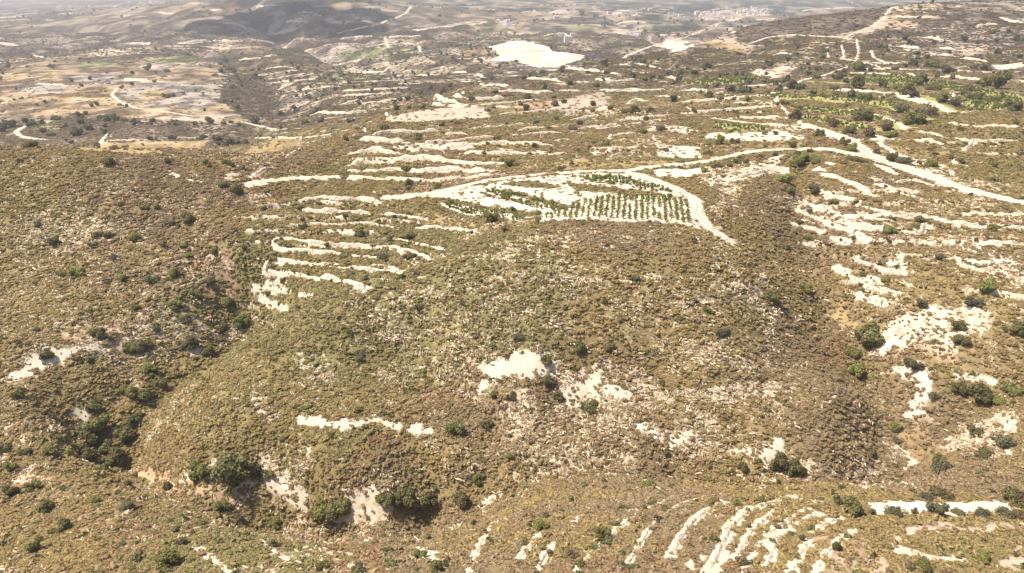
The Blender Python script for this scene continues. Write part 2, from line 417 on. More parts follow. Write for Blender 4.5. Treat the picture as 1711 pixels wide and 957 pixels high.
zone([(180,30),(330,26),(385,50),(400,68),(200,74)], PURPLE * 1.0, 0.25)
zone([(10,100),(50,98),(85,102),(82,115),(15,114)], TAN * 1.1, 0.3)
zone([(85,86),(130,84),(148,95),(95,95)], TAN * 1.15, 0.3)
for g in ([(130,105),(200,100),(195,109),(130,115)], [(240,97),(330,95),(335,103),(250,106)], [(520,118),(600,123),(590,134),(526,137)], [(50,203),(110,200),(110,210),(50,213)],
          [(575,128),(650,124),(652,130),(575,136)], [(570,142),(690,146),(690,150),(570,150)], [(642,72),(704,70),(702,80),(648,84)], [(940,44),(990,42),(990,50),(945,50)],
          [(1000,78),(1070,76),(1070,84),(1000,84)], [(570,84),(640,82),(640,92),(570,94)], [(610,94),(660,92),(650,100),(600,101)]):
    zone(g, FIELD * 1.15, 0.25, warp=.4)
zone([(675,98),(715,93),(724,106),(684,108)], SOIL * 1.1, 0.6, warp=.5)
zone([(570,112),(610,114),(606,117),(570,116)], SOIL * 1.2, 0.6, warp=.5)
zone([(232,108),(300,104),(325,108),(300,116),(232,117)], PINKISH, 0.2)
zone([(905,18),(955,20),(950,24),(890,22)], SOIL, 0.6)
zone([(207,130),(247,131),(247,135),(208,135)], LIME, 1.0, warp=.3)
zone([(475,96),(500,90),(470,100),(440,108),(400,108)], TAN, 0.3)
zone([(520,55),(640,30),(760,20),(760,50),(660,62),(560,75)], PURPLE * 1.05, 0.2)
# far slope under the cloud: its shade also painted into the ground colour
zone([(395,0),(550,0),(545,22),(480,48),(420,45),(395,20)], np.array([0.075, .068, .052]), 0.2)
# golden grass crest and the fold beside it
zone([(115,248),(165,236),(250,238),(345,235),(335,250),(270,258),(180,256)], GOLD * 1.05, 0.1, 0.06)
zone([(420,232),(500,232),(470,262),(430,300),(365,290),(400,262)], GOLD * 0.8, 0.4, 0.45)
zone([(375,290),(400,286),(412,312),(380,300)], SOIL, 0.6, 0.2)
# --- quarries
QUARRY = [(811,79),(830,75),(848,69),(878,68),(908,75),(931,87),(955,89),(980,93),(968,100),(941,109),(904,113),(884,109),(864,102),(817,102),(832,95),(830,87)]
zone(QUARRY, WHITE, 1.0, 0.0, warp=.25)
zone([(1087,63),(1190,63),(1232,72),(1272,81),(1250,89),(1214,82),(1180,80),(1150,86),(1120,88),(1100,80)], PINKISH * .85, 0.35, 0.3, warp=.4)
zone([(1090,77),(1108,71),(1141,72),(1160,77),(1143,84),(1122,87),(1115,81)], LIME * 1.1, 0.9, 0.0, warp=.3)
zone([(1175,72),(1230,73),(1272,82),(1240,88),(1180,77)], GOLD * 0.85, 0.3, 0.1, warp=.5)
# --- right hill
zone([(1180,62),(1300,30),(1440,15),(1490,12),(1450,50),(1411,62),(1321,58),(1254,72)], PURPLE * 1.0, 0.04, 1.0, warp=.4, calm=0.85)
zone([(1381,61),(1411,55),(1434,50),(1463,40),(1490,12),(1496,13),(1475,44),(1450,58),(1411,64)], PINKISH * .9, 0.35, 0.25, warp=.4)
zone([(1550,75),(1640,72),(1680,90),(1600,94),(1540,86)], PINKISH * 0.8, 0.5, 0.5)
zone([(1658,113),(1711,104),(1711,112),(1668,117)], LIME, 1.0, 0.0, warp=.4)
zone([(1580,0),(1711,0),(1711,14),(1600,8)], GREY * .9, 0.4, 0.6)
zone([(1260,116),(1330,108),(1325,128),(1290,132),(1258,130)], PINKISH * 1.15, 0.5, 0.1)
zone([(935,166),(1015,152),(1018,176),(950,182),(925,180)], PINKISH, 0.5, 0.2)
zone([(940,184),(1040,180),(1030,192),(940,194)], PINKISH, 0.3, 0.25)
zone([(860,172),(930,168),(930,178),(860,180)], REDTAN * 1.3, 0.2, 0.25)
# --- bright shelf field and the pale plots of the terraces
zone([(645,197),(680,189),(757,179),(817,182),(819,197),(757,199),(704,204),(650,204)], PINKISH * 1.1, 0.62, 0.05, warp=.3)
zone([(645,200),(655,197),(652,206),(645,206)], GOLD, 0.2, 0.1)
zone([(920,270),(1000,267),(1100,268),(1145,272),(1060,284),(975,284),(930,286)], GOLD * 0.85, 0.3, 0.2, warp=.5)
zone([(1093,228),(1104,242),(1168,245),(1172,264),(1112,263),(1100,258)], SOIL * 1.1, 0.9, 0.1, warp=.4)
zone([(1190,204),(1280,212),(1280,218),(1225,222),(1200,214)], FIELD * 0.8 + SOIL * 0.35, 0.5, 0.05, warp=.3)
zone([(1185,222),(1280,221),(1290,216),(1345,226),(1340,235),(1240,234),(1180,232)], LIME, 0.9, 0.08, warp=.4)
zone([(1280,236),(1345,234),(1340,246),(1230,256)], GOLD * 0.8, 0.3, 0.3)
zone([(1090,284),(1150,283),(1190,279),(1200,288),(1150,297),(1100,296)], WHITE, 1.0, 0.05, warp=.4)
zone([(1180,280),(1300,262),(1285,290),(1200,318),(1170,310)], LIME, 0.65, 0.5)
zone([(1180,352),(1200,300),(1260,292),(1240,320),(1220,345),(1190,362)], SOIL, 0.55, 0.5)
zone([(700,322),(760,318),(850,300),(975,287),(1051,290),(1095,303),(1140,322),(1163,336),(1160,356),(1185,380),(1210,398),(1150,376),(1060,371),(960,368),(900,372),(870,382),(800,362),(740,345)], LIME * 0.97, 0.7, 0.06, warp=.3)
for strip in ([(835,309),(880,302),(905,305),(935,314),(910,316),(870,312)], [(800,322),(850,318),(900,330),(955,345),(935,352),(880,340),(820,330)],
              [(945,306),(1000,312),(1100,322),(1110,327),(1040,325),(960,318)], [(690,330),(740,332),(830,345),(900,352),(905,364),(850,356),(760,344)], [(790,352),(830,350),(870,365),(850,374),(800,366)]):
    zone(strip, LITTER * 1.2, 0.3, 0.95, warp=.3)
zone([(1000,350),(1100,349),(1120,362),(1010,364)], GOLD * 1.25, 0.3, 0.02, warp=.3)
zone([(820,372),(905,360),(880,378),(830,392),(780,404),(760,400)], GOLD * 0.8, 0.4, 0.4)
zone([(640,352),(760,362),(810,378),(780,386),(700,372)], GOLD * 0.9, 0.4, 0.3, warp=.6)
# --- rocky ground of the near slopes
zone([(0,330),(60,325),(190,365),(200,420),(120,440),(60,430),(60,600),(0,610)], None, 0.46, 0.72)
zone([(20,280),(200,285),(330,330),(420,420),(330,520),(150,500),(0,480)], None, 0.44, 0.8)
zone([(40,372),(110,352),(190,372),(190,412),(120,418),(70,425)], None, 0.6, 0.55)
zone([(230,330),(330,340),(350,390),(270,370)], None, 0.5, 0.7)
zone([(270,410),(400,410),(380,500),(320,480),(280,440)], REDTAN, 0.5, 0.68)
zone([(380,320),(470,330),(460,360),(400,350)], REDTAN * 1.1, 0.5, 0.65)
zone([(95,540),(210,540),(220,580),(170,590),(100,570)], REDTAN * 1.2, 0.6, 0.5)
zone([(0,612),(40,590),(90,582),(170,572),(188,590),(120,605),(60,625),(0,630)], LIME, 0.95, 0.10)
zone([(240,552),(390,540),(390,560),(250,572)], SOIL, 0.55, 0.6)
zone([(320,572),(345,568),(338,600),(318,598)], LIME, 0.9, 0.2)
zone([(415,530),(455,520),(465,545),(430,560)], None, 0.5, 0.6)
zone([(125,685),(140,675),(148,690),(135,720),(120,725)], LIME, 1.0, 0.1, warp=.6)
zone([(80,690),(92,690),(90,715),(75,728)], LIME, 0.8, 0.3)
zone([(55,735),(66,735),(66,752),(60,755)], LIME, 0.9, 0.2)
zone([(243,725),(258,722),(252,742),(240,742)], LIME, 0.9, 0.2)
zone([(300,790),(345,757),(362,770),(430,800),(350,815),(290,805)], LIME, 0.8, 0.22)
zone([(425,770),(442,753),(470,765),(485,790),(535,836),(500,846),(470,815),(440,790)], LIME, 0.85, 0.25)
zone([(430,640),(452,640),(470,690),(450,700)], None, 0.7, 0.5)
zone([(0,780),(50,775),(130,800),(250,800),(340,830),(400,850),(395,872),(300,882),(200,905),(120,880),(60,850),(0,850)], REDTAN, 0.35, 0.55)
zone([(0,765),(60,770),(85,790),(60,800),(0,790)], SOIL, 0.6, 0.4)
zone([(230,780),(300,785),(400,810),(410,870),(370,850),(300,820),(240,800)], REDTAN * 1.5, 0.4, 0.4)
zone([(480,862),(560,850),(600,815),(650,820),(650,838),(740,838),(752,846),(700,854),(620,872),(520,880)], SOIL * 1.15, 0.75, 0.2)
zone([(395,865),(470,850),(620,930),(600,957),(450,957)], None, 0.55, 0.55)
zone([(690,900),(712,905),(745,940),(738,952),(712,935)], LIME, 0.95, 0.15, warp=.6)
zone([(570,900),(600,905),(620,957),(590,957)], None, 0.7, 0.5)
# plot hill
zone([(480,600),(600,480),(700,430),(900,380),(1190,385),(1330,470),(1300,590),(1270,620),(980,600),(930,650),(720,690),(560,690)], None, 0.40, 0.80)
zone([(620,500),(900,430),(1100,450),(1280,560),(1280,615),(1000,590),(900,580),(760,640),(640,640)], None, 0.5, 0.64)
zone([(780,420),(880,395),(940,405),(860,440)], None, 0.55, 0.6)
zone([(1180,480),(1300,470),(1280,530),(1180,520)], None, 0.6, 0.6)
zone([(480,600),(560,585),(570,625),(510,640)], None, 0.62, 0.5)
zone([(790,600),(870,585),(940,590),(932,640),(870,645),(820,655),(770,662),(800,630)], LIME * .97, 0.85, 0.16)
zone([(500,690),(560,697),(640,712),(742,718),(742,727),(640,722),(570,712),(505,703)], LIME, 0.9, 0.12, warp=.7)
zone([(820,690),(880,668),(905,690),(900,725),(850,755),(830,730)], SOIL, 0.55, 0.5)
zone([(1000,560),(1300,560),(1280,618),(1000,596)], None, 0.52, 0.6)
# south flank, right of centre
zone([(935,640),(985,608),(1070,620),(1150,650),(1190,700),(1120,740),(1040,715),(960,705),(930,690)], None, 0.62, 0.5)
zone([(940,640),(975,625),(1000,640),(1000,665),(960,690),(938,680)], LIME, 0.8, 0.3)
zone([(1000,640),(1040,650),(1060,680),(1010,670)], LIME, 0.8, 0.3)
zone([(1040,705),(1110,715),(1190,748),(1170,756),(1100,738),(1040,722)], LIME, 0.75, 0.3)
zone([(1110,640),(1330,640),(1330,662),(1230,668),(1150,658)], None, 0.7, 0.45, warp=.6)
zone([(1140,660),(1200,680),(1200,720),(1150,710)], None, 0.66, 0.4)
zone([(1195,765),(1260,745),(1295,748),(1300,778),(1240,782),(1200,775)], LIME, 0.9, 0.15)
zone([(1300,750),(1400,770),(1480,780),(1475,792),(1340,790)], SOIL, 0.65, 0.4)
zone([(1130,750),(1190,755),(1185,775),(1140,772)], None, 0.6, 0.5)
# right gully and spur
zone([(1475,628),(1512,637),(1562,690),(1525,712),(1500,676),(1485,655)], LIME, 0.8, 0.25)
zone([(1500,733),(1515,735),(1525,765),(1530,792),(1508,790),(1512,765),(1495,750)], LIME, 0.95, 0.12)
zone([(1470,720),(1500,740),(1500,790),(1475,785)], None, 0.65, 0.5)
zone([(1370,498),(1410,505),(1435,545),(1430,560),(1400,545),(1375,520)], GOLD * 0.9, 0.2, 0.18)
zone([(1510,722),(1560,715),(1610,722),(1600,765),(1545,790),(1515,760)], GOLD * 0.75, 0.2, 0.22)
zone([(1590,600),(1711,600),(1711,622),(1600,620)], GOLD * 0.8, 0.3, 0.3)
zone([(1585,720),(1640,700),(1711,668),(1711,760),(1665,757),(1620,745)], SOIL * 0.95, 0.6, 0.35)
zone([(1690,700),(1711,690),(1711,750),(1695,745)], LIME, 0.8, 0.2)
zone([(1440,400),(1560,395),(1711,390),(1711,600),(1600,600),(1500,545),(1440,500)], None, 0.47, 0.74)
zone([(1555,390),(1640,395),(1640,430),(1560,415)], LIME, 0.6, 0.55)
zone([(1470,590),(1480,560),(1520,535),(1580,515),(1650,525),(1660,545),(1600,560),(1590,585),(1530,600)], SOIL * 1.1, 0.72, 0.3)
zone([(1471,586),(1495,569),(1521,562),(1540,565),(1500,578),(1478,590)], WHITE * .95, 1.0, 0.0, warp=.4)
zone([(1490,600),(1530,600),(1600,590),(1600,600),(1560,612),(1500,608)], REDTAN * 1.3, 0.4, 0.4)
zone([(1520,575),(1590,570),(1590,590),(1530,592)], SOIL, 0.6, 0.3)
zone([(1640,430),(1711,430),(1711,470),(1640,460)], LIME, 0.55, 0.55)
zone([(1540,330),(1711,345),(1711,375),(1560,365)], None, 0.6, 0.55)
zone([(1300,330),(1440,330),(1540,360),(1540,395),(1460,400),(1380,370)], None, 0.5, 0.7)
zone([(1530,283),(1711,322),(1711,345),(1560,310)], None, 0.66, 0.45)
zone([(1480,262),(1530,265),(1590,280),(1600,300),(1520,283)], SOIL * 1.1, 0.75, 0.3)
zone([(1475,240),(1560,258),(1570,266),(1520,268),(1480,252)], GOLD * 0.8, 0.3, 0.35)
# foreground terraces
zone([(820,957),(850,860),(1000,820),(1300,815),(1711,835),(1711,957)], None, 0.27, 0.98)
zone([(1036,957),(1075,885),(1140,835),(1320,822),(1400,862),(1380,957)], None, 0.34, 0.9)
zone([(1177,957),(1190,915),(1210,876),(1240,852),(1300,832),(1322,832),(1270,846),(1236,868),(1205,957)], LIME, 0.8, 0.15, warp=.25)
zone([(1140,945),(1178,905),(1182,915),(1160,957),(1145,957)], LIME, 0.7, 0.4, warp=.3)
for gz in ([(1090,8),(1200,6),(1290,10),(1280,18),(1180,18),(1110,26),(1085,20)], [(1085,36),(1130,40),(1160,34),(1150,50),(1110,56),(1085,50)], [(1060,22),(1100,26),(1130,36),(1080,34)], [(1200,4),(1400,2),(1400,8),(1300,14),(1210,8)], [(1010,82),(1080,78),(1095,68),(1060,66),(1010,74)]):
    zone(gz, np.array([.062, .075, .040]), 0.1)
zone([(1165,28),(1185,18),(1240,14),(1285,14),(1285,26),(1235,32),(1195,34),(1170,32)], SOIL * 1.1, 0.5, 0.05)
zone([(1444,843),(1508,839),(1711,841),(1711,856),(1675,859),(1541,862),(1464,863)], WHITE * .97, 1.0, 0.0, warp=.35)
zone([(1480,905),(1500,885),(1520,876),(1580,871),(1711,876),(1711,890),(1600,883),(1530,886),(1500,905)], PINKISH * 1.25, 0.5, 0.12, warp=.6)
zone([(1484,906),(1520,918),(1556,928),(1550,935),(1500,922)], LIME, 0.9, 0.1, warp=.4)
zone([(1380,905),(1470,890),(1490,912),(1470,957),(1370,957)], REDTAN * 1.4, 0.4, 0.45)
zone([(1420,930),(1470,935),(1490,957),(1400,957)], PINKISH, 0.4, 0.2)
zone([(1692,957),(1700,935),(1711,928),(1711,957)], WHITE, 1, 0, warp=.4)
zone([(1680,957),(1660,940),(1711,905),(1711,930),(1692,957)], PINKISH, 0.4, 0.2, warp=.4)

tm_ = ((1 - CALM) * TERR * sstep(0.35, 0.75, COVER) * sstep(0.36, 0.56, fbm(X2, Y2, 7, 3, 231)) * 0.9)
COL = COL * (1 - tm_[..., None]) + LIME * tm_[..., None]; ROCK = np.maximum(ROCK, tm_ * 0.75); COVER = COVER * (1 - 0.8 * tm_)
SPK = SPK * (1 - CALM) + CALM * (0.75 + 0.25 * SPK); pale = pale * (1 - CALM[..., None])
COL = COL * SPK[..., None]; COL = COL * (1 - pale) + LIME * 0.66 * pale
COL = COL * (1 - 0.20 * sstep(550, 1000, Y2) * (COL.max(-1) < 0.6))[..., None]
# --- tracks and paths: worn lime surfaces
def resample(pts, step):
    pts = np.array(pts, float)
    d = np.r_[0, np.cumsum(np.hypot(*np.diff(pts[:, :2], axis=0).T))]
    m = max(2, int(d[-1] / step) + 1)
    q = np.linspace(0, d[-1], m)
    return np.stack([np.interp(q, d, pts[:, k]) for k in range(pts.shape[1])], 1)
def smooth(p, it=2):
    p = p.copy()
    for _ in range(it):
        p[1:-1] = p[1:-1] * 0.5 + (p[:-2] + p[2:]) * 0.25
    return p
def trace(px, step=2.0, it=3):
    w = []
    for k in range(len(px) - 1):
        (u0, v0), (u1, v1) = px[k], px[k + 1]
        m = max(1, int(math.hypot(u1 - u0, v1 - v0) / 8))
        for q in range(m):
            w.append(hit(u0 + (u1 - u0) * q / m, v0 + (v1 - v0) * q / m)[:2])
    w.append(hit(*px[-1])[:2])
    w = np.array(w)
    # a sight line grazing a crest may jump: keep the run smooth in distance
    r = resample(w, step)
    return smooth(r, it)
def dist_field(line, reach):
    """nearest distance to a polyline for the land vertices around it"""
    a = line[:, 0] / line[:, 1]
    mrg = reach / line[:, 1].min() + 0.01
    j0, j1 = np.searchsorted(AV, [a.min() - mrg, a.max() + mrg]); i0, i1 = np.searchsorted(LV, [math.log(max(line[:, 1].min() - reach, 30)) , math.log(line[:, 1].max() + reach)])
    return slice(i0, i1), slice(j0, j1)
def stamp(line, half, color, rock, cover, tint=1.0, ragged=0.5):
    sl = dist_field(line, half * 2 + 2)
    xs = X2[sl]; ys = Y2[sl]
    D = np.full(xs.shape, 1e9)
    # work piece by piece along the line to keep it quick
    n = len(line)
    for k in range(0, n - 1, 12):
        seg = line[k:k + 13]
        lo = seg.min(0) - half * 2 - 2; hi = seg.max(0) + half * 2 + 2
        ii = np.nonzero((ys[:, 0] >= lo[1]) & (ys[:, 0] <= hi[1]))[0]
        if len(ii) == 0: continue
        amin = min(lo[0] / lo[1], lo[0] / hi[1]); amax = max(hi[0] / max(lo[1], 1), hi[0] / hi[1])
        av = AV[sl[1]]
        jj = np.nonzero((av >= amin) & (av <= amax))[0]
        if len(jj) == 0: continue
        s2 = (slice(ii[0], ii[-1] + 1), slice(jj[0], jj[-1] + 1))
        px_, py_ = xs[s2], ys[s2]
        dd = D[s2]
        for q in range(len(seg) - 1):
            p0 = seg[q]; p1 = seg[q + 1]; d = p1 - p0; L = d @ d + 1e-9
            tt = np.clip(((px_ - p0[0]) * d[0] + (py_ - p0[1]) * d[1]) / L, 0, 1)
            dd = np.minimum(dd, np.hypot(px_ - p0[0] - tt * d[0], py_ - p0[1] - tt * d[1]))
        D[s2] = dd
    e = half * (1 + ragged * (fbm(xs, ys, max(2.5, half * 2), 3, 91) - 0.5) * 2)
    m = 1 - sstep(e * 0.8, e * 1.15 + 0.1, D)
    if color is not None:
        COL[sl] = COL[sl] * (1 - m[..., None]) + np.asarray(color) * tint * m[..., None]
    if rock is not None: ROCK[sl] = ROCK[sl] * (1 - m) + rock * m
    COVER[sl] = COVER[sl] * (1 - m) + cover * m
# ------------------------------------------------------------------ traced features (photo points, then set down on the land)
TRACKS = [ # name, width in metres, points
 ('track', 6.0, [(1341,207),(1374,217),(1408,229),(1424,237),(1448,256),(1474,268),(1508,279),(1541,289),(1575,303),(1625,320),(1680,332),(1711,339),(1760,350)]),
 ('track', 4.2, [(650,331),(690,327),(725,322),(760,315),(800,304),(850,297),(904,291),(971,286),(1052,285),(1078,279),(1139,274),(1190,268),(1230,258),(1267,251),(1327,249),(1385,249),(1420,256),(1446,262)]),
 ('track', 4.0, [(1045,286),(1070,292),(1095,301),(1139,319),(1160,331),(1166,345),(1163,358),(1180,376),(1204,392),(1215,400)]),
 ('track', 3.6, [(417,309),(450,301),(500,297),(570,296),(620,297)]),
 ('track', 4.5, [(1042,98),(1052,91),(1070,84),(1094,75),(1130,66),(1160,57),(1187,45),(1208,38)]),
 ('track', 2.6, [(1254,72),(1284,62),(1321,58),(1381,61),(1411,62),(1434,53),(1456,45),(1475,32),(1491,12),(1508,18)]),
 ('track', 3.0, [(1190,197),(1257,206),(1341,212)]),
 ('path', 2.5, [(1314,147),(1341,134),(1374,127),(1418,111)]),
 ('path', 1.8, [(1292,154),(1300,172),(1314,187),(1341,207)]),
 ('path', 2.5, [(1194,149),(1250,144),(1300,140),(1314,136)]),
 ('path', 2.2, [(1450,224),(1475,228),(1470,240),(1500,258),(1530,268)]),
 ('path', 2.6, [(197,147),(187,158),(200,170),(231,181),(268,185),(321,194),(368,193),(401,192)]),
 ('track', 3.6, [(47,209),(28,218),(33,227),(50,231),(73,233)]),
 ('track', 4.0, [(408,204),(428,209),(465,218),(480,214)]),
 ('track', 7.0, [(565,55),(600,47),(640,38),(653,33),(677,23),(687,10)]),
 ('track', 5.0, [(54,89),(60,93),(72,96)]),
 ('track', 5.0, [(760,98),(790,98),(829,95)]),
 ('path', 4.0, [(1411,0),(1425,6),(1445,12)]),
]
# terrace banks: (hillside, thickness px, points)
B = {}
B['terraces above the vineyard track'] = [
 (6,[(620,226),(650,223),(685,221),(735,219)]),(5,[(742,225),(760,223),(784,225)]),(8,[(598,234),(637,237),(677,238)]),(5,[(704,240),(757,236),(804,231),(828,228)]),
 (3.5,[(850,227),(904,223),(941,221)]),(10,[(592,256),(630,253),(665,257)]),(7,[(687,251),(737,248),(787,243),(838,240),(888,240),(914,242)]),(6,[(771,257),(821,258),(871,258),(905,257)]),
 (4,[(915,257),(951,256)]),(8,[(654,268),(704,265),(754,270),(804,275),(838,272)]),(8,[(584,277),(603,274),(647,272)]),(8,[(622,286),(660,283),(704,288),(754,285),(817,287)]),
 (4.5,[(861,219),(904,214),(938,211)]),(3,[(965,216),(1001,211)]),(4,[(921,236),(948,232)]),(5,[(1015,231),(1038,224),(1068,223)]),(3.5,[(1070,219),(1105,215),(1139,211)]),
 (3,[(981,249),(1038,247),(1090,246)]),(3,[(784,215),(838,211),(884,206)]),(4,[(1032,204),(1072,198),(1118,192)]),(3,[(828,192),(871,188),(938,182)]),(3.5,[(801,175),(854,172),(904,167)]),
 (6,[(727,163),(751,171),(777,175)]),(5,[(757,160),(775,163)]),(6,[(785,165),(810,165),(844,165)]),(4,[(822,153),(858,152),(898,154)]),(4,[(878,132),(920,134),(940,137)]),
 (3,[(938,115),(988,118),(1038,124)]),(3,[(1028,108),(1052,109)]),(3,[(1015,137),(1065,133)]),(5,[(570,297),(620,299),(670,301),(720,303),(764,299),(840,290)]),(3,[(1092,226),(1096,240),(1108,256)]),
 (4,[(980,214),(1010,213),(1030,206)]),(4,[(955,200),(1000,193)]),(3,[(600,214),(612,221)]),
]
B['terraces on the left flank below the vineyard track'] = [
 (8,[(498,335),(535,331),(570,333),(604,334),(637,338)]),(8,[(502,350),(535,353),(570,354),(620,356)]),(6,[(640,358),(670,360),(710,365)]),(5,[(478,377),(518,375),(569,375)]),(5,[(575,374),(617,374),(655,380)]),
 (5,[(697,380),(737,380),(797,388)]),(6,[(468,397),(502,402),(535,407),(569,410),(617,414)]),(6,[(458,414),(502,419),(535,422),(569,424)]),(4,[(590,427),(625,430)]),(6,[(465,435),(502,440),(535,443),(559,441)]),
 (4.5,[(438,454),(468,456),(502,460),(535,467)]),(4,[(445,470),(478,472)]),(3,[(423,482),(452,484),(485,486)]),(3,[(500,491),(522,494)]),(4,[(435,499),(455,507),(482,517)]),
 (4,[(630,398),(670,401),(697,408),(747,417)]),(5,[(627,411),(654,412),(687,420),(722,433)]),(7,[(570,447),(620,452),(677,454)]),(8,[(570,471),(590,475),(612,484)]),(6,[(542,460),(560,466),(570,470)]),
 (4,[(570,391),(610,395)]),(3,[(622,443),(662,446)]),(4,[(458,397),(456,414)]),(2.5,[(446,437),(438,452)]),
]
B['right-hand hillside along the wide white track'] = [
 (6,[(1331,331),(1354,343),(1398,357)]),(6,[(1371,318),(1387,330),(1434,334)]),(4,[(1434,343),(1461,352),(1495,357),(1535,360)]),(6,[(1331,352),(1374,368),(1414,385),(1451,399)]),(7,[(1404,368),(1428,376),(1454,384),(1474,384)]),
 (5,[(1418,362),(1461,367),(1498,372)]),(6,[(1501,387),(1520,390),(1538,392),(1545,372)]),(6,[(1548,363),(1575,370),(1608,374),(1635,381),(1662,384)]),(6,[(1670,382),(1711,379)]),(5,[(1321,372),(1347,380),(1374,387)]),
 (6,[(1391,395),(1416,407)]),(4,[(1428,435),(1461,444),(1505,454)]),(5,[(1485,438),(1514,441)]),(5,[(1397,445),(1424,464),(1448,479),(1478,485),(1501,489)]),(4,[(1443,460),(1475,468)]),(6,[(1436,491),(1478,507)]),
 (4,[(1615,357),(1675,360),(1711,357)]),(7,[(1375,291),(1400,296),(1425,308),(1461,327)]),(5,[(1457,307),(1480,312),(1510,325),(1530,330)]),(4,[(1495,305),(1520,300),(1558,309)]),(4,[(1500,315),(1530,322)]),
 (6,[(1458,275),(1480,283),(1500,291)]),(5,[(1578,206),(1625,211),(1675,212),(1711,214)]),(4,[(1541,219),(1560,225),(1580,231)]),(4,[(1590,230),(1618,236),(1698,235)]),(6,[(1532,233),(1555,236),(1575,241)]),
 (5,[(1632,232),(1622,242),(1610,250)]),(4,[(1593,260),(1595,272)]),(5,[(1385,272),(1390,274)]),(6,[(1366,281),(1374,285)]),(3,[(1598,189),(1630,187),(1640,188)]),(5,[(1345,340),(1332,350)]),(4,[(1340,405),(1370,415)]),
 (4,[(1505,425),(1512,455)]),(5,[(1640,405),(1711,408)]),(4,[(1600,440),(1640,452)]),(4,[(1690,380),(1711,388)]),(5,[(1580,520),(1620,515),(1650,525)]),(4,[(1598,628),(1640,632),(1660,640)]),
 (3,[(1535,640),(1545,655),(1560,665)]),
]
B['upper right hill'] = [
 (2.2,[(1431,64),(1435,84),(1431,100)]),(1.4,[(1383,78),(1384,97)]),(1.6,[(1406,75),(1412,97)]),(2.4,[(1456,84),(1461,97),(1484,107)]),(3,[(1434,102),(1468,112)]),(3,[(1344,17),(1387,14),(1428,12)]),(2.5,[(1494,27),(1518,29),(1561,28)]),
 (4,[(1506,77),(1538,82)]),(3,[(1565,80),(1595,82)]),(4,[(1574,128),(1600,130),(1637,132)]),(3,[(1516,123),(1533,128)]),(2.5,[(1414,122),(1460,123),(1500,125)]),(2.5,[(1580,116),(1618,112)]),
 (3,[(1631,44),(1650,41),(1670,41)]),(3,[(1672,29),(1690,36),(1711,38)]),(4,[(1548,62),(1571,66)]),(3,[(1608,97),(1650,103)]),(2.5,[(1203,54),(1226,54)]),(3,[(1300,89),(1320,90)]),(4,[(1394,150),(1460,154),(1500,158),(1541,168)]),
 (5,[(1494,160),(1520,168),(1560,176)]),(5,[(1573,183),(1590,186)]),(5,[(1522,165),(1560,173),(1588,187)]),(4,[(1460,192),(1484,200),(1515,213)]),(3,[(1500,2),(1560,3),(1600,2)]),
]
B['stepped plots left of the main track bend'] = [
 (4,[(1140,170),(1207,165),(1284,159)]),(4,[(1147,189),(1207,184),(1257,180),(1296,177)]),(3,[(1145,179),(1165,188)]),(4,[(1224,197),(1270,196),(1310,197)]),(5,[(1050,173),(1062,167),(1078,168)]),(3,[(1018,153),(1055,149),(1075,150)]),
 (3,[(1064,107),(1104,114)]),(4,[(1119,128),(1132,134)]),(6,[(1150,150),(1168,150)]),(6,[(1186,305),(1240,296),(1286,285)]),(5,[(1205,320),(1225,315)]),(6,[(1185,300),(1210,293),(1240,285)]),(3,[(1095,160),(1140,163)]),
]
B['curved terraces in the right foreground'] = [
 (6,[(1038,957),(1062,921),(1078,891),(1105,864),(1140,841),(1180,829),(1207,824)]),(8,[(1120,930),(1127,912),(1142,888),(1162,865),(1180,851),(1214,840)]),(8,[(1182,957),(1202,915),(1219,880),(1245,856),(1283,840),(1324,830)]),
 (8,[(1226,936),(1250,893),(1274,869),(1297,852)]),(9,[(1277,957),(1287,925),(1304,888)]),(9,[(1321,957),(1331,931),(1351,904)]),(7,[(1322,884),(1347,865),(1371,856)]),(7,[(1357,888),(1381,873),(1404,864)]),
 (4,[(960,957),(985,925),(1015,895),(1050,868),(1090,845),(1130,828)]),(5,[(1240,957),(1262,920),(1290,885),(1325,862),(1350,850)]),(4,[(1362,957),(1380,925),(1405,900),(1430,885)]),
 (6,[(1486,908),(1525,921),(1555,930)]),(5,[(1570,932),(1590,930),(1610,935)]),
]
B['near slope in the bottom centre'] = [
 (4,[(784,957),(797,921),(811,891),(827,871)]),(5,[(861,941),(881,915),(901,891)]),(6,[(897,953),(908,930),(924,908)]),(7,[(331,915),(354,931),(378,957)]),(5,[(570,957),(590,945)]),(5,[(795,848),(815,838),(835,825)]),
 (5,[(400,885),(440,905),(480,940)]),(3,[(960,870),(985,855)]),(5,[(1010,905),(1030,885),(1050,870)]),
]
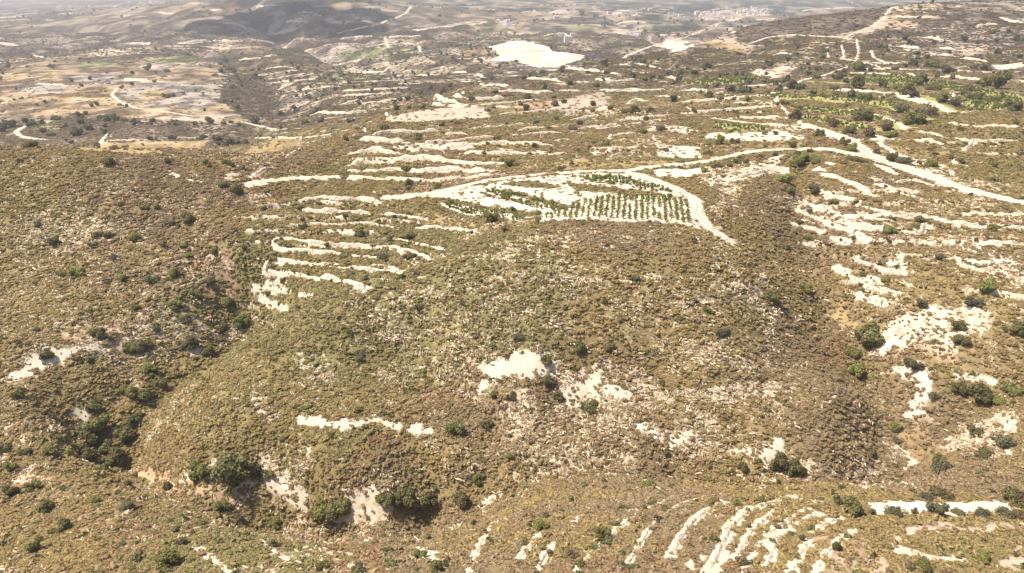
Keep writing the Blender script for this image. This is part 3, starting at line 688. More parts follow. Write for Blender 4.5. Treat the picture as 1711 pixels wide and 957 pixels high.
B['far left valley'] = [
 (2.5,[(428,230),(470,230),(508,231)]),(3,[(187,234),(234,234),(278,231),(345,230)]),(5,[(171,238),(181,225)]),(4,[(475,264),(490,255),(505,248)]),(5,[(421,296),(436,286),(451,278)]),(5,[(280,286),(296,294)]),(4,[(315,300),(335,303)]),
 (3,[(215,73),(248,73)]),(3.5,[(301,72),(334,69),(401,68)]),(5,[(515,194),(535,189),(570,190),(620,186)]),(6,[(468,148),(485,140)]),(3,[(401,100),(435,97),(461,92)]),(6,[(0,72),(25,76)]),(6,[(697,50),(720,47),(770,40),(811,36)]),
 (3,[(650,130),(685,127),(720,125)]),(3,[(570,174),(603,166),(630,160)]),(3,[(605,174),(650,168),(693,163)]),(3,[(570,152),(640,149),(690,147)]),(3,[(570,160),(640,157),(660,154)]),(2.5,[(575,122),(640,120),(650,112)]),
 (4,[(911,32),(931,28),(958,25)]),(3,[(868,20),(900,19)]),(2.5,[(643,63),(650,80)]),(2.5,[(700,76),(702,86)]),(3,[(644,62),(700,60)]),(3,[(570,65),(620,60)]),(4,[(758,122),(780,122)]),(5,[(793,126),(808,129)]),
 (3,[(906,60),(940,56),(955,62)]),(3,[(320,110),(345,106),(360,106)]),(2.5,[(60,140),(110,143)]),(2.5,[(230,137),(330,138)]),(2.5,[(60,156),(120,155)]),(3,[(640,190),(655,196)]),(2.5,[(500,20),(530,22)]),(2.5,[(480,35),(520,37)]),
 (2.5,[(430,10),(470,8)]),(3,[(1110,70),(1150,71)]),(3,[(1100,60),(1130,58)]),
]
# bushes and trees: (place, [(u, v of the foot, width px, kind)])   D dark green, G fresh green, O grey olive, B dry brown
T = {}
T['beside the pale slabs at right'] = [(1453,574,48,'D'),(1427,596,30,'G'),(1428,626,28,'G'),(1525,616,25,'O'),(1603,573,26,'D'),(1600,548,24,'D'),(1492,716,22,'G'),(1345,486,22,'G'),(1480,470,16,'G'),(1500,740,18,'D')]
T['on the terraced right-hand slope'] = [(1487,391,24,'G'),(1535,371,22,'D'),(1660,384,20,'G'),(1650,483,28,'G'),(1625,514,22,'O'),(1570,435,16,'O'),(1700,560,26,'D'),(1540,512,18,'O'),(1350,400,16,'G'),(1310,412,14,'G'),(1390,340,16,'D')]
T['in the gully at the right edge'] = [(1642,672,34,'D'),(1694,660,34,'D'),(1668,676,22,'G'),(1676,746,30,'O'),(1645,762,28,'D'),(1631,727,24,'D'),(1575,788,34,'O'),(1566,772,22,'D'),(1596,655,24,'D'),(1560,664,20,'O')]
T['at the foot of the slope right of centre'] = [(1304,784,34,'D'),(1331,792,32,'D'),(1238,784,20,'D'),(985,686,32,'D'),(1270,838,16,'D'),(1455,758,18,'D')]
T['behind the white shelf at lower right'] = [(1568,830,38,'D'),(1546,833,20,'O'),(1694,838,40,'D'),(1427,858,40,'D'),(1505,812,18,'G')]
T['on the white shelf at lower right'] = [(1456,858,13,'O'),(1493,858,26,'O'),(1527,858,14,'O'),(1563,858,27,'O'),(1602,859,19,'O'),(1640,860,23,'O'),(1678,861,26,'O'),(1704,864,22,'B')]
T['on the middle hill'] = [(915,610,24,'D'),(914,640,28,'D'),(970,590,28,'D'),(1287,502,32,'D'),(1020,582,24,'D'),(826,662,22,'D'),(855,668,20,'D'),(1210,560,26,'O'),(866,565,22,'O'),(760,720,34,'D'),(700,520,20,'O'),(1060,470,18,'O'),(815,712,26,'D'),(935,668,20,'D'),(600,600,20,'O')]
T['at the foot of the middle hill'] = [(386,800,62,'D'),(330,800,32,'G'),(448,798,18,'G'),(422,793,24,'O'),(570,856,52,'D'),(535,868,38,'G'),(640,838,38,'D'),(672,842,44,'D'),(716,840,42,'D'),(768,840,34,'D'),(800,808,20,'G'),(372,850,26,'G'),(398,866,18,'D')]
T['on the near slope at bottom left'] = [(276,948,42,'G'),(460,882,22,'G'),(60,920,24,'G'),(75,855,26,'D'),(55,820,22,'G'),(20,825,22,'D'),(155,840,20,'G'),(110,885,24,'D'),(210,850,22,'O'),(335,880,22,'D'),(215,812,18,'D'),(278,816,16,'D'),(300,868,18,'G')]
T['on the near slope at bottom centre'] = [(703,932,24,'G'),(727,955,26,'G'),(1005,900,26,'G'),(905,884,30,'G'),(640,900,18,'D'),(540,950,24,'D'),(600,957,26,'D'),(1080,815,22,'G'),(850,765,18,'G'),(1540,950,26,'G'),(1640,935,26,'G')]
T['in the deep gully at left'] = [(233,585,26,'D'),(150,738,40,'D'),(165,722,34,'G'),(158,685,24,'D'),(148,768,36,'D'),(196,776,34,'D'),(214,732,36,'D'),(240,668,28,'D'),(215,660,26,'G'),(252,622,28,'G'),(268,645,22,'D'),(228,700,24,'D'),(178,755,28,'D'),(30,664,18,'D'),(88,700,14,'O'),(95,735,18,'D'),(45,758,20,'D'),(8,752,26,'D'),(85,760,24,'G'),(180,790,20,'G'),(22,785,20,'G'),(115,760,20,'G')]
T['above the white rock bank at left'] = [(318,584,30,'D'),(345,594,20,'D'),(402,546,34,'D'),(372,548,26,'D'),(160,560,26,'D'),(80,598,20,'D'),(222,586,30,'D'),(248,582,16,'D'),(135,606,12,'D'),(152,604,14,'D'),(62,554,12,'D'),(350,590,18,'G'),(310,534,16,'O'),(262,552,16,'O')]
T['on the wide slope at left'] = [(227,400,20,'G'),(155,413,15,'G'),(317,372,26,'D'),(285,375,18,'D'),(294,461,20,'G'),(255,472,18,'O'),(350,474,22,'D'),(327,496,20,'G'),(293,516,20,'G'),(376,510,26,'G'),(225,516,16,'G'),(305,414,14,'G'),(358,421,18,'G'),(318,430,16,'G'),(130,460,22,'G'),(103,462,16,'O'),(205,466,18,'G'),(163,396,20,'O'),(92,410,16,'O'),(272,413,14,'D'),(190,433,14,'O'),(65,378,14,'O'),(178,397,14,'G'),(242,350,14,'G'),(262,349,12,'D'),(310,538,16,'O')]
T['beside the crest at upper left'] = [(375,312,20,'D'),(394,322,24,'D'),(191,250,13,'B'),(405,284,14,'D'),(348,278,14,'D'),(50,247,20,'D'),(185,276,22,'G'),(288,232,14,'D'),(363,234,17,'D'),(334,232,11,'D'),(385,240,14,'O'),(410,238,12,'O'),(280,272,14,'D')]
T['on the terraces above the vineyard track'] = [(787,169,13,'D'),(827,155,13,'D'),(880,165,16,'D'),(926,176,17,'D'),(942,172,12,'D'),(926,164,10,'D'),(826,180,9,'D'),(830,233,14,'G'),(893,247,15,'G'),(917,215,14,'D'),(957,217,17,'O'),(955,275,11,'D'),(938,286,15,'B'),(982,278,9,'G'),(955,287,6,'B'),(852,278,18,'G'),(765,208,12,'D'),(738,211,12,'D'),(643,216,16,'D'),(664,220,10,'O'),(684,182,10,'D'),(664,193,10,'D'),(705,182,14,'D'),(700,234,14,'D'),(680,286,20,'D'),(684,309,18,'D'),(660,318,10,'B'),(684,318,14,'B'),(728,314,18,'G'),(951,142,14,'D'),(995,144,14,'D'),(991,176,13,'D'),(990,187,10,'B'),(974,185,8,'B'),(930,200,11,'D'),(912,190,7,'D'),(895,207,14,'O'),(970,208,16,'O'),(1012,243,18,'G'),(967,253,12,'O'),(875,133,12,'O'),(870,176,12,'D')]
T['between the vineyard and the left terraces'] = [(822,372,24,'G'),(748,342,12,'D'),(898,372,14,'D'),(845,388,14,'D'),(684,398,26,'D'),(600,395,22,'D'),(505,383,16,'D'),(610,468,16,'D'),(685,408,10,'G'),(858,352,12,'D'),(900,358,14,'D'),(578,362,12,'D'),(658,364,9,'D'),(570,430,14,'O'),(480,412,14,'D'),(640,432,20,'O'),(685,434,20,'O'),(545,412,12,'D'),(650,402,16,'D'),(740,425,14,'O'),(500,350,12,'D'),(440,352,14,'D')]
T['among the stepped plots upper right of centre'] = [(997,145,14,'D'),(1079,135,18,'D'),(1103,132,15,'O'),(1135,122,13,'G'),(1196,147,14,'G'),(1183,163,16,'D'),(1229,127,12,'D'),(1325,148,22,'D'),(1300,152,12,'D'),(1251,169,14,'D'),(1227,167,9,'D'),(1154,174,8,'B'),(1214,181,12,'D'),(1241,179,12,'G'),(1327,200,24,'D'),(1309,175,13,'D'),(1299,176,10,'D'),(1231,192,9,'D'),(992,176,12,'D'),(989,186,9,'B'),(1042,189,14,'D'),(1062,190,20,'D'),(1087,188,17,'D'),(1079,200,13,'D'),(1104,219,16,'O'),(1076,222,18,'D'),(993,240,13,'D'),(1229,241,18,'D'),(1181,243,14,'G'),(1201,242,18,'G'),(1323,247,14,'D'),(1296,225,12,'G'),(1136,282,9,'B'),(1034,278,7,'B'),(1295,260,12,'D'),(1269,265,14,'D'),(1231,273,16,'D'),(1246,273,15,'D'),(1218,279,11,'B'),(1191,281,9,'B'),(1177,286,14,'G'),(1307,139,12,'D'),(1126,140,13,'G'),(1113,253,12,'O'),(1160,188,14,'O'),(1278,225,10,'O'),(1330,262,16,'D'),(1203,166,12,'O'),(1015,122,10,'O'),(1006,120,8,'D')]
T['along the strips of vines at upper right'] = [(1363,131,13,'D'),(1436,117,20,'G'),(1403,131,18,'D'),(1358,158,13,'G'),(1391,149,15,'D'),(1376,162,12,'D'),(1401,158,16,'O'),(1436,148,24,'D'),(1446,166,24,'D'),(1497,149,17,'G'),(1512,160,26,'D'),(1560,149,26,'D'),(1536,142,26,'D'),(1629,165,28,'D'),(1612,160,18,'D'),(1663,168,20,'D'),(1668,148,26,'G'),(1642,143,22,'G'),(1694,186,26,'D'),(1558,113,22,'D'),(1598,179,24,'O'),(1572,169,22,'D'),(1556,195,18,'B'),(1522,208,32,'D'),(1481,216,26,'B'),(1487,229,20,'G'),(1454,229,24,'B'),(1417,224,22,'D'),(1390,213,18,'B'),(1441,202,34,'D'),(1430,191,14,'D'),(1414,179,17,'D'),(1502,190,22,'O'),(1371,227,16,'D'),(1410,242,17,'D'),(1423,252,20,'G'),(1323,200,14,'D'),(1488,268,18,'D'),(1509,273,20,'O'),(1552,278,22,'G'),(1537,273,8,'D'),(1463,256,15,'O'),(1429,270,17,'O'),(1447,271,10,'D'),(1697,208,11,'D'),(1364,245,9,'G'),(1350,268,28,'G'),(1328,280,26,'G'),(1308,304,26,'G'),(1318,322,28,'D'),(1360,323,20,'O'),(1364,272,18,'D'),(1580,123,18,'O'),(1495,117,12,'O'),(1546,208,16,'D'),(1540,190,20,'O')]
T['in the far left valley'] = [(199,176,8,'D'),(212,178,7,'D'),(153,179,8,'D'),(163,176,9,'D'),(134,195,11,'D'),(144,191,8,'D'),(93,200,14,'D'),(165,198,8,'D'),(186,201,16,'D'),(195,201,8,'D'),(207,203,10,'D'),(293,208,13,'D'),(281,207,7,'D'),(327,209,10,'O'),(353,206,15,'D'),(372,207,11,'D'),(386,205,8,'D'),(425,206,16,'D'),(18,212,20,'O'),(5,220,16,'D'),(146,217,16,'O'),(136,206,12,'D'),(128,226,20,'D'),(85,226,14,'D'),(73,221,12,'D'),(36,165,7,'D'),(75,172,6,'D'),(221,142,8,'D'),(307,157,6,'D'),(342,185,7,'D'),(280,120,10,'D'),(247,118,13,'D'),(85,112,10,'O'),(15,114,12,'O'),(387,117,13,'D'),(359,127,10,'D'),(661,141,9,'D'),(592,146,8,'D'),(607,146,8,'D'),(667,72,7,'D'),(495,185,13,'D'),(512,206,15,'D'),(535,205,14,'D'),(522,190,9,'D'),(425,128,10,'D'),(377,101,11,'D'),(436,132,9,'D'),(835,112,8,'O'),(939,113,8,'O'),(470,215,8,'D'),(400,210,8,'D'),(230,205,10,'D'),(250,208,12,'O'),(62,176,6,'D'),(24,168,5,'D'),(110,212,10,'O'),(174,212,9,'D'),(972,25,12,'D'),(995,28,9,'D')]
NT = sum(len(v) for v in T.values())
# vine plots: corners, row direction (two photo points), spacing between rows, spacing in a row
VINES = [
 ('main', [(948,348),(985,334),(1040,326),(1100,327),(1148,336),(1156,374),(1120,370),(1060,367),(1000,364),(930,366),(905,370),(915,360)], ((1050,366),(1052,330)), 1.75, 1.45),
 ('top', [(968,296),(1000,294),(1050,299),(1100,312),(1128,324),(1100,320),(1050,308),(990,304)], ((1000,297),(1100,314)), 2.0, 1.4),
 ('mid', [(830,318),(880,332),(930,346),(950,352),(930,356),(880,346),(820,326),(800,318)], ((830,322),(930,350)), 2.0, 1.4),
 ('low', [(745,338),(800,348),(860,358),(884,368),(870,370),(800,360),(750,350)], ((750,344),(860,362)), 2.0, 1.4),
]
FARVINES = [
 [(1280,157),(1360,160),(1460,165),(1500,172),(1545,190),(1535,196),(1480,178),(1400,168),(1290,163)],
 [(1325,178),(1400,182),(1450,188),(1500,204),(1495,208),(1440,196),(1370,188),(1330,184)],
 [(1340,193),(1380,196),(1430,205),(1465,216),(1455,220),(1400,210),(1345,200)],
 [(1140,137),(1250,126),(1290,130),(1230,140),(1150,142)],
 [(1420,130),(1500,125),(1600,140),(1711,160),(1711,172),(1600,152),(1500,140),(1430,136)],
 [(1610,163),(1680,168),(1690,180),(1640,186),(1615,178)],
 [(1190,204),(1280,212),(1280,218),(1225,222),(1200,214)],
]
VG = np.array([0.30, 0.285, 0.115])
for f in FARVINES:
    zone(f, VG * .95, 0.3, 0.03, warp=.3)
VSTRIPS = [(5, VG, [(1310,164),(1374,166),(1441,170),(1484,177),(1514,186),(1545,200)]), (5, VG, [(1324,180),(1391,182),(1424,186),(1461,194),(1490,204),(1512,214)]),
 (4.5, VG, [(1341,194),(1374,197),(1424,206),(1468,219)]), (5, VG, [(1391,150),(1474,155),(1540,160),(1588,187)]), (7, VG * .85, [(1420,131),(1530,137),(1620,148),(1711,166)]),
 (4, VG, [(1355,136),(1450,140),(1520,146)]), (5, SOIL * 1.05, [(1140,170),(1207,165),(1284,159)]), (4, SOIL * 1.05, [(1147,189),(1207,184),(1296,177)]), (4, SOIL * 1.05, [(1224,197),(1310,197)]),
 (3, SOIL, [(1000,215),(1100,200)]), (4, LIME * .8, [(1205,303),(1300,283)])]
for hw, cc, px in VSTRIPS: stamp(trace(px, 3, 3), hw, cc, 0.35, 0.04, ragged=0.5)
for nm, f, *_ in VINES:
    zone(f, LIME * 0.9 + SOIL * .1, 0.5, 0.0, warp=.2)

# --- press tracks and banks into the land's paint
TRK = []
for nm, w, px in TRACKS:
    line = trace(px, 1.5 if w < 4.5 else 2.5, 4)
    TRK.append((nm, w, line))
    stamp(line, w * 0.5 + 0.55, LIME * 0.9, 0.8, 0.0, ragged=0.5)
BANKS = []
for reg, lst in B.items():
    for th, px in lst:
        line = trace(px, 0.9 if px[0][1] > 300 else 2.0, 2)
        mid = line[len(line) // 2]
        d = math.sqrt(mid[0] ** 2 + mid[1] ** 2 + float(height(*mid)[0]) ** 2)
        size = th * d / F0 * (1.2 if mid[1] < 125 else 1.4 if reg.startswith('terraces above') else 1.12)
        BANKS.append((reg, size, line, px))
        stamp(line, max(0.6, size * 0.78), LIME, 0.72, 0.06, ragged=0.5 if mid[1] < 125 else 0.7)

# ------------------------------------------------------------------ materials
def newmat(name):
    m = bpy.data.materials.new(name); m.use_nodes = True
    t = m.node_tree; t.nodes.clear()
    return m, t
def node(t, kind, **kw):
    n = t.nodes.new(kind)
    for k, v in kw.items():
        if k.startswith('_'): setattr(n, k[1:], v)
        else: n.inputs[k.replace('_', ' ')].default_value = v
    return n
def ramp(t, fac, stops):
    r = t.nodes.new('ShaderNodeValToRGB')
    e = r.color_ramp.elements
    e[0].position, e[0].color = stops[0][0], (*stops[0][1], 1)
    e[1].position, e[1].color = stops[-1][0], (*stops[-1][1], 1)
    for p, c in stops[1:-1]:
        x = e.new(p); x.color = (*c, 1)
    t.links.new(fac, r.inputs[0]); return r
def mixc(t, fac, a, b, mode='MIX'):
    m = t.nodes.new('ShaderNodeMix'); m.data_type = 'RGBA'; m.blend_type = mode
    for s, v in ((m.inputs[0], fac), (m.inputs[6], a), (m.inputs[7], b)):
        if hasattr(v, 'is_linked'): t.links.new(v, s)
        elif isinstance(v, (int, float)): s.default_value = v
        else: s.default_value = (*v, 1)
    return m.outputs[2]
def math_(t, op, a, b=0.0, clamp=False):
    m = t.nodes.new('ShaderNodeMath'); m.operation = op; m.use_clamp = clamp
    for s, v in ((m.inputs[0], a), (m.inputs[1], b)):
        if hasattr(v, 'is_linked'): t.links.new(v, s)
        else: s.default_value = v
    return m.outputs[0]
def finish(t, colour, rough=0.95, normal=None, spec=0.1, trans=None):
    b = t.nodes.new('ShaderNodeBsdfPrincipled'); o = t.nodes.new('ShaderNodeOutputMaterial')
    if hasattr(colour, 'is_linked'): t.links.new(colour, b.inputs['Base Color'])
    else: b.inputs['Base Color'].default_value = (*colour, 1)
    b.inputs['Roughness'].default_value = rough
    b.inputs['Specular IOR Level'].default_value = spec
    if normal: t.links.new(normal, b.inputs['Normal'])
    t.links.new(b.outputs[0], o.inputs[0])
    return b
def leafy(t, bsdf, colour, k=0.35):
    """leaves let some light through"""
    tr = t.nodes.new('ShaderNodeBsdfTranslucent'); t.links.new(colour, tr.inputs[0])
    mx = t.nodes.new('ShaderNodeMixShader'); mx.inputs[0].default_value = k
    o = [n for n in t.nodes if n.type == 'OUTPUT_MATERIAL'][0]
    t.links.new(bsdf.outputs[0], mx.inputs[1]); t.links.new(tr.outputs[0], mx.inputs[2]); t.links.new(mx.outputs[0], o.inputs[0])
def noise(t, vec, scale, detail=4, rough=0.6):
    n = t.nodes.new('ShaderNodeTexNoise'); n.inputs['Scale'].default_value = scale
    n.inputs['Detail'].default_value = detail; n.inputs['Roughness'].default_value = rough
    t.links.new(vec, n.inputs['Vector']); return n.outputs['Fac']
def bump(t, h, strength, dist):
    b = t.nodes.new('ShaderNodeBump'); b.inputs['Strength'].default_value = strength; b.inputs['Distance'].default_value = dist
    t.links.new(h, b.inputs['Height']); return b.outputs[0]

def ground_mat():
    m, t = newmat('ground')
    pos = t.nodes.new('ShaderNodeNewGeometry').outputs['Position']
    c = node(t, 'ShaderNodeAttribute', _attribute_name='land').outputs['Color']
    r = node(t, 'ShaderNodeAttribute', _attribute_name='rock').outputs['Fac']
    n1 = noise(t, pos, 0.75, 6, 0.62)
    n2 = noise(t, pos, 0.085, 6, 0.65)
    n3 = noise(t, pos, 4.0, 3, 0.6)
    # worn lime showing between the plants
    nn = math_(t, 'ADD', math_(t, 'MULTIPLY', n1, 0.6), math_(t, 'MULTIPLY', n2, 0.4))
    thr = math_(t, 'SUBTRACT', 0.78, math_(t, 'MULTIPLY', r, 0.49))
    f = math_(t, 'MULTIPLY', math_(t, 'SUBTRACT', nn, thr), 9.0, True)
    var = ramp(t, n1, [(0.3, (0.62, 0.60, 0.60)), (0.5, (1, 1, 1)), (0.72, (1.25, 1.2, 1.1))]).outputs[0]
    base = mixc(t, 1.0, c, var, 'MULTIPLY')
    lime = ramp(t, n3, [(0.3, (0.36, 0.29, 0.20)), (0.46, (0.52, 0.445, 0.335)), (0.6, (0.62, 0.545, 0.43)), (0.75, (0.70, 0.63, 0.52))]).outputs[0]
    lime = mixc(t, math_(t, 'MULTIPLY', math_(t, 'SUBTRACT', n2, 0.5), 3.0, True), lime, (0.44, 0.36, 0.26))
    sc_ = t.nodes.new('ShaderNodeSeparateColor'); t.links.new(c, sc_.inputs[0])
    lime = mixc(t, math_(t, 'MULTIPLY', math_(t, 'SUBTRACT', sc_.outputs[0], 0.68), 10.0, True), lime, base)
    colr = mixc(t, f, base, lime)
    finish(t, colr, 0.95, bump(t, nn, 0.7, 0.5), 0.05)
    return m
M_GROUND = ground_mat()

# ------------------------------------------------------------------ build the land as one sheet
gm = bpy.data.meshes.new('ground')
nv = NR * NC
gm.vertices.add(nv)
gm.vertices.foreach_set('co', np.stack([X2, Y2, Z2], -1).astype(np.float32).ravel())
ii, jj = np.meshgrid(np.arange(NR - 1), np.arange(NC - 1), indexing='ij')
quad = np.stack([ii * NC + jj, ii * NC + jj + 1, (ii + 1) * NC + jj + 1, (ii + 1) * NC + jj], -1).reshape(-1, 4).astype(np.int32)
gm.loops.add(quad.size); gm.loops.foreach_set('vertex_index', quad.ravel())
gm.polygons.add(len(quad)); gm.polygons.foreach_set('loop_start', np.arange(0, quad.size, 4, dtype=np.int32))
gm.polygons.foreach_set('use_smooth', np.ones(len(quad), bool))
gm.update()
at = gm.attributes.new('land', 'FLOAT_COLOR', 'POINT')
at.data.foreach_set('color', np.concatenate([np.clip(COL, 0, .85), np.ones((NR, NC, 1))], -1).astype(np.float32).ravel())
at = gm.attributes.new('rock', 'FLOAT', 'POINT'); at.data.foreach_set('value', np.clip(ROCK, 0, 1).astype(np.float32).ravel())
gm.materials.append(M_GROUND)
ground = bpy.data.objects.new('ground', gm); col.objects.link(ground); ground['kind'] = 'structure'
# ------------------------------------------------------------------ generic mesh helpers
def mesh_obj(name, verts, faces, mat, parent=None, smooth=False, mats=None, fmat=None):
    me = bpy.data.meshes.new(name)
    verts = np.asarray(verts, np.float32)
    me.from_pydata(verts.tolist(), [], [tuple(int(i) for i in f) for f in faces])
    for mm in (mats or [mat]): me.materials.append(mm)
    if fmat is not None: me.polygons.foreach_set('material_index', np.asarray(fmat, np.int32))
    if smooth: me.polygons.foreach_set('use_smooth', np.ones(len(me.polygons), bool))
    o = bpy.data.objects.new(name, me); col.objects.link(o)
    if parent: o.parent = parent
    return o
def label(o, text, cat, group=None):
    o['label'] = text; o['category'] = cat
    if group: o['group'] = group
ORD = ['first', 'second', 'third', 'fourth', 'fifth', 'sixth', 'seventh', 'eighth', 'ninth', 'tenth', 'eleventh', 'twelfth', 'thirteenth', 'fourteenth', 'fifteenth', 'sixteenth', 'seventeenth', 'eighteenth', 'nineteenth', 'twentieth']
for k in range(21, 60):
    tens = {2: 'twenty', 3: 'thirty', 4: 'forty', 5: 'fifty'}[k // 10]
    ORD.append(tens[:-1] + 'ieth' if k % 10 == 0 else tens + '-' + ORD[k % 10 - 1])

# ------------------------------------------------------------------ tracks
def track_mat():
    m, t = newmat('lime_track')
    pos = t.nodes.new('ShaderNodeNewGeometry').outputs['Position']
    uv = node(t, 'ShaderNodeAttribute', _attribute_name='across').outputs['Fac']
    n = noise(t, pos, 1.3, 6, 0.65); n2 = noise(t, pos, 0.12, 3)
    c = ramp(t, n, [(0.3, (0.48, 0.41, 0.31)), (0.5, (0.63, 0.56, 0.45)), (0.75, (0.73, 0.67, 0.56))]).outputs[0]
    # two pale wheel lines with a slightly browner crown and verges
    w = t.nodes.new('ShaderNodeMath'); w.operation = 'PINGPONG'; w.inputs[1].default_value = 0.25; t.links.new(uv, w.inputs[0])
    wf = math_(t, 'MULTIPLY', w.outputs[0], 4.0, True)
    c = mixc(t, math_(t, 'MULTIPLY', math_(t, 'SUBTRACT', 1.0, wf), math_(t, 'MULTIPLY', n2, 1.5, True)), c, (0.36, 0.28, 0.18))
    finish(t, c, 0.95, bump(t, n, 0.5, 0.15), 0.05)
    return m
M_TRACK = track_mat()
for q, (nm, w, line) in enumerate(TRK):
    tan = np.gradient(line, axis=0); tan /= np.linalg.norm(tan, axis=1)[:, None] + 1e-9
    nor = np.stack([-tan[:, 1], tan[:, 0]], 1)
    K = 9
    rows = []; acr = []
    n = len(line)
    wl_ = w * 0.5 * (1 + 0.35 * (fbm(line[:, 0], line[:, 1], 6, 3, 201) - 0.5)); wr_ = w * 0.5 * (1 + 0.35 * (fbm(line[:, 0], line[:, 1], 6, 3, 203) - 0.5))
    taper = np.clip(np.minimum(np.arange(n), np.arange(n)[::-1]) / 5.0, 0.15, 1)
    for k in range(K):
        s = k / (K - 1) * 2 - 1
        off = np.where(s < 0, s * wl_, s * wr_) * taper
        p = line + nor * off[:, None]
        z = height(p[:, 0], p[:, 1]) + (0.14 if line[n // 2, 1] < 500 else 0.45) * (1 - 0.8 * abs(s) ** 4)
        rows.append(np.stack([p[:, 0], p[:, 1], z], 1)); acr.append(np.full(n, k / (K - 1)))
    V = np.stack(rows, 1).reshape(-1, 3)
    F = [(i * K + k, (i + 1) * K + k, (i + 1) * K + k + 1, i * K + k + 1) for i in range(n - 1) for k in range(K - 1)]
    o = mesh_obj(nm, V, F, M_TRACK, smooth=True)
    a_ = o.data.attributes.new('across', 'FLOAT', 'POINT'); a_.data.foreach_set('value', np.stack(acr, 1).ravel().astype(np.float32))
    o['kind'] = 'structure'

# ------------------------------------------------------------------ terrace banks of bare limestone
def bank_mat():
    m, t = newmat('bare_limestone')
    pos = t.nodes.new('ShaderNodeNewGeometry').outputs['Position']
    n = noise(t, pos, 1.1, 7, 0.68); n2 = noise(t, pos, 3.5, 4, 0.6)
    vo = t.nodes.new('ShaderNodeTexVoronoi'); vo.inputs['Scale'].default_value = 1.6; t.links.new(pos, vo.inputs['Vector'])
    c = ramp(t, n, [(0.28, (0.36, 0.27, 0.17)), (0.42, (0.60, 0.50, 0.36)), (0.55, (0.70, 0.61, 0.47)), (0.75, (0.78, 0.71, 0.59))]).outputs[0]
    c = mixc(t, math_(t, 'MULTIPLY', math_(t, 'SUBTRACT', n2, 0.56), 6.0, True), c, (0.30, 0.22, 0.13))
    c = mixc(t, math_(t, 'MULTIPLY', math_(t, 'SUBTRACT', vo.outputs['Distance'], 0.62), 4.0, True), c, (0.26, 0.19, 0.12))
    h = math_(t, 'ADD', n, math_(t, 'MULTIPLY', vo.outputs['Distance'], 0.5))
    finish(t, c, 0.95, bump(t, h, 0.9, 0.5), 0.05)
    return m
M_BANK = bank_mat()
regrank = {}
order = {}
for k, (reg, size, line, px) in enumerate(BANKS):
    order.setdefault(reg, []).append((sum(p[1] for p in px) / len(px), k))
rank = {}
for reg, l in order.items():
    for r_, (_, k) in enumerate(sorted(l)): rank[k] = (r_, len(l))
side = {}
for k, (reg, size, line, px) in enumerate(BANKS):
    n = len(line)
    if n < 3: continue
    tan = np.gradient(line, axis=0); tan /= np.linalg.norm(tan, axis=1)[:, None] + 1e-9
    nor = np.stack([-tan[:, 1], tan[:, 0]], 1)
    if nor[n // 2, 1] < 0: nor = -nor           # uphill side away from the valley below the camera
    h = min(size * (0.55 if line[n // 2, 1] > 125 else 0.34), 2.6); w = min(size * 0.8, 5.0)
    prof = [(-0.62, -0.25), (-0.46, 0.22), (-0.24, 0.72), (0.0, 1.0), (0.26, 0.92), (0.5, 0.55), (0.72, 0.1), (0.85, -0.25)]
    e = np.clip(np.minimum(np.arange(n), np.arange(n)[::-1]) / max(2.0, n * 0.10), 0.0, 1) ** 0.6
    g = (0.62 if line[n // 2, 1] > 125 else 0.5) + 0.7 * sstep(0.33, 0.62, fbm(line[:, 0], line[:, 1], max(2.5, size * 2.2), 3, 300 + k))
    rows = []
    for q, (ox, oh) in enumerate(prof):
        jx = (fbm(line[:, 0] + q * 31, line[:, 1], 1.6 * max(1, size / 1.5), 2, 310 + q) - 0.5) * 0.26
        jh = (fbm(line[:, 0] - q * 17, line[:, 1], 1.3 * max(1, size / 1.5), 2, 330 + q) - 0.5) * 0.32
        p = line + nor * ((ox + jx) * w * (0.35 + 0.65 * e * g))[:, None]
        z = height(p[:, 0], p[:, 1]) + (oh + (jh if 0 < q < 7 else 0)) * h * e * g - (1 - e) * 0.3
        rows.append(np.stack([p[:, 0], p[:, 1], z], 1))
    K = len(prof)
    V = np.stack(rows, 1).reshape(-1, 3)
    F = [(i * K + q, (i + 1) * K + q, (i + 1) * K + q + 1, i * K + q + 1) for i in range(n - 1) for q in range(K - 1)]
    F += [tuple(range(K)), tuple((n - 1) * K + q for q in range(K))[::-1]]
    o = mesh_obj('terrace_bank', V, F, M_BANK, smooth=True)
    ln = math.hypot(px[0][0] - px[-1][0], px[0][1] - px[-1][1])
    r_, tot = rank[k]
    o['label'] = ('long ' if ln > 90 else 'short ' if ln < 40 else '') + 'limestone bank, ' + ORD[r_] + ' from top, ' + reg
    o['category'] = 'terrace bank'; o['group'] = 'pale limestone banks on the ' + reg

# ------------------------------------------------------------------ foliage
def leaf_mat(name, dark, light, rnd=0.25):
    m, t = newmat(name)
    pos = node(t, 'ShaderNodeTexCoord').outputs['Object']
    n = noise(t, pos, 2.2, 3)
    isl = t.nodes.new('ShaderNodeNewGeometry').outputs['Random Per Island']
    f = math_(t, 'ADD', math_(t, 'MULTIPLY', n, 0.55), math_(t, 'MULTIPLY', isl, 0.45))
    c = ramp(t, f, [(0.25, dark), (0.75, light)]).outputs[0]
    oi = t.nodes.new('ShaderNodeObjectInfo').outputs['Random']
    hs = t.nodes.new('ShaderNodeHueSaturation')
    t.links.new(math_(t, 'ADD', 0.485, math_(t, 'MULTIPLY', oi, 0.03)), hs.inputs['Hue'])
    t.links.new(math_(t, 'ADD', 0.82, math_(t, 'MULTIPLY', oi, 0.36)), hs.inputs['Value'])
    t.links.new(c, hs.inputs['Color'])
    b = finish(t, hs.outputs[0], 0.7, None, 0.25)
    leafy(t, b, hs.outputs[0], 0.35)
    return m
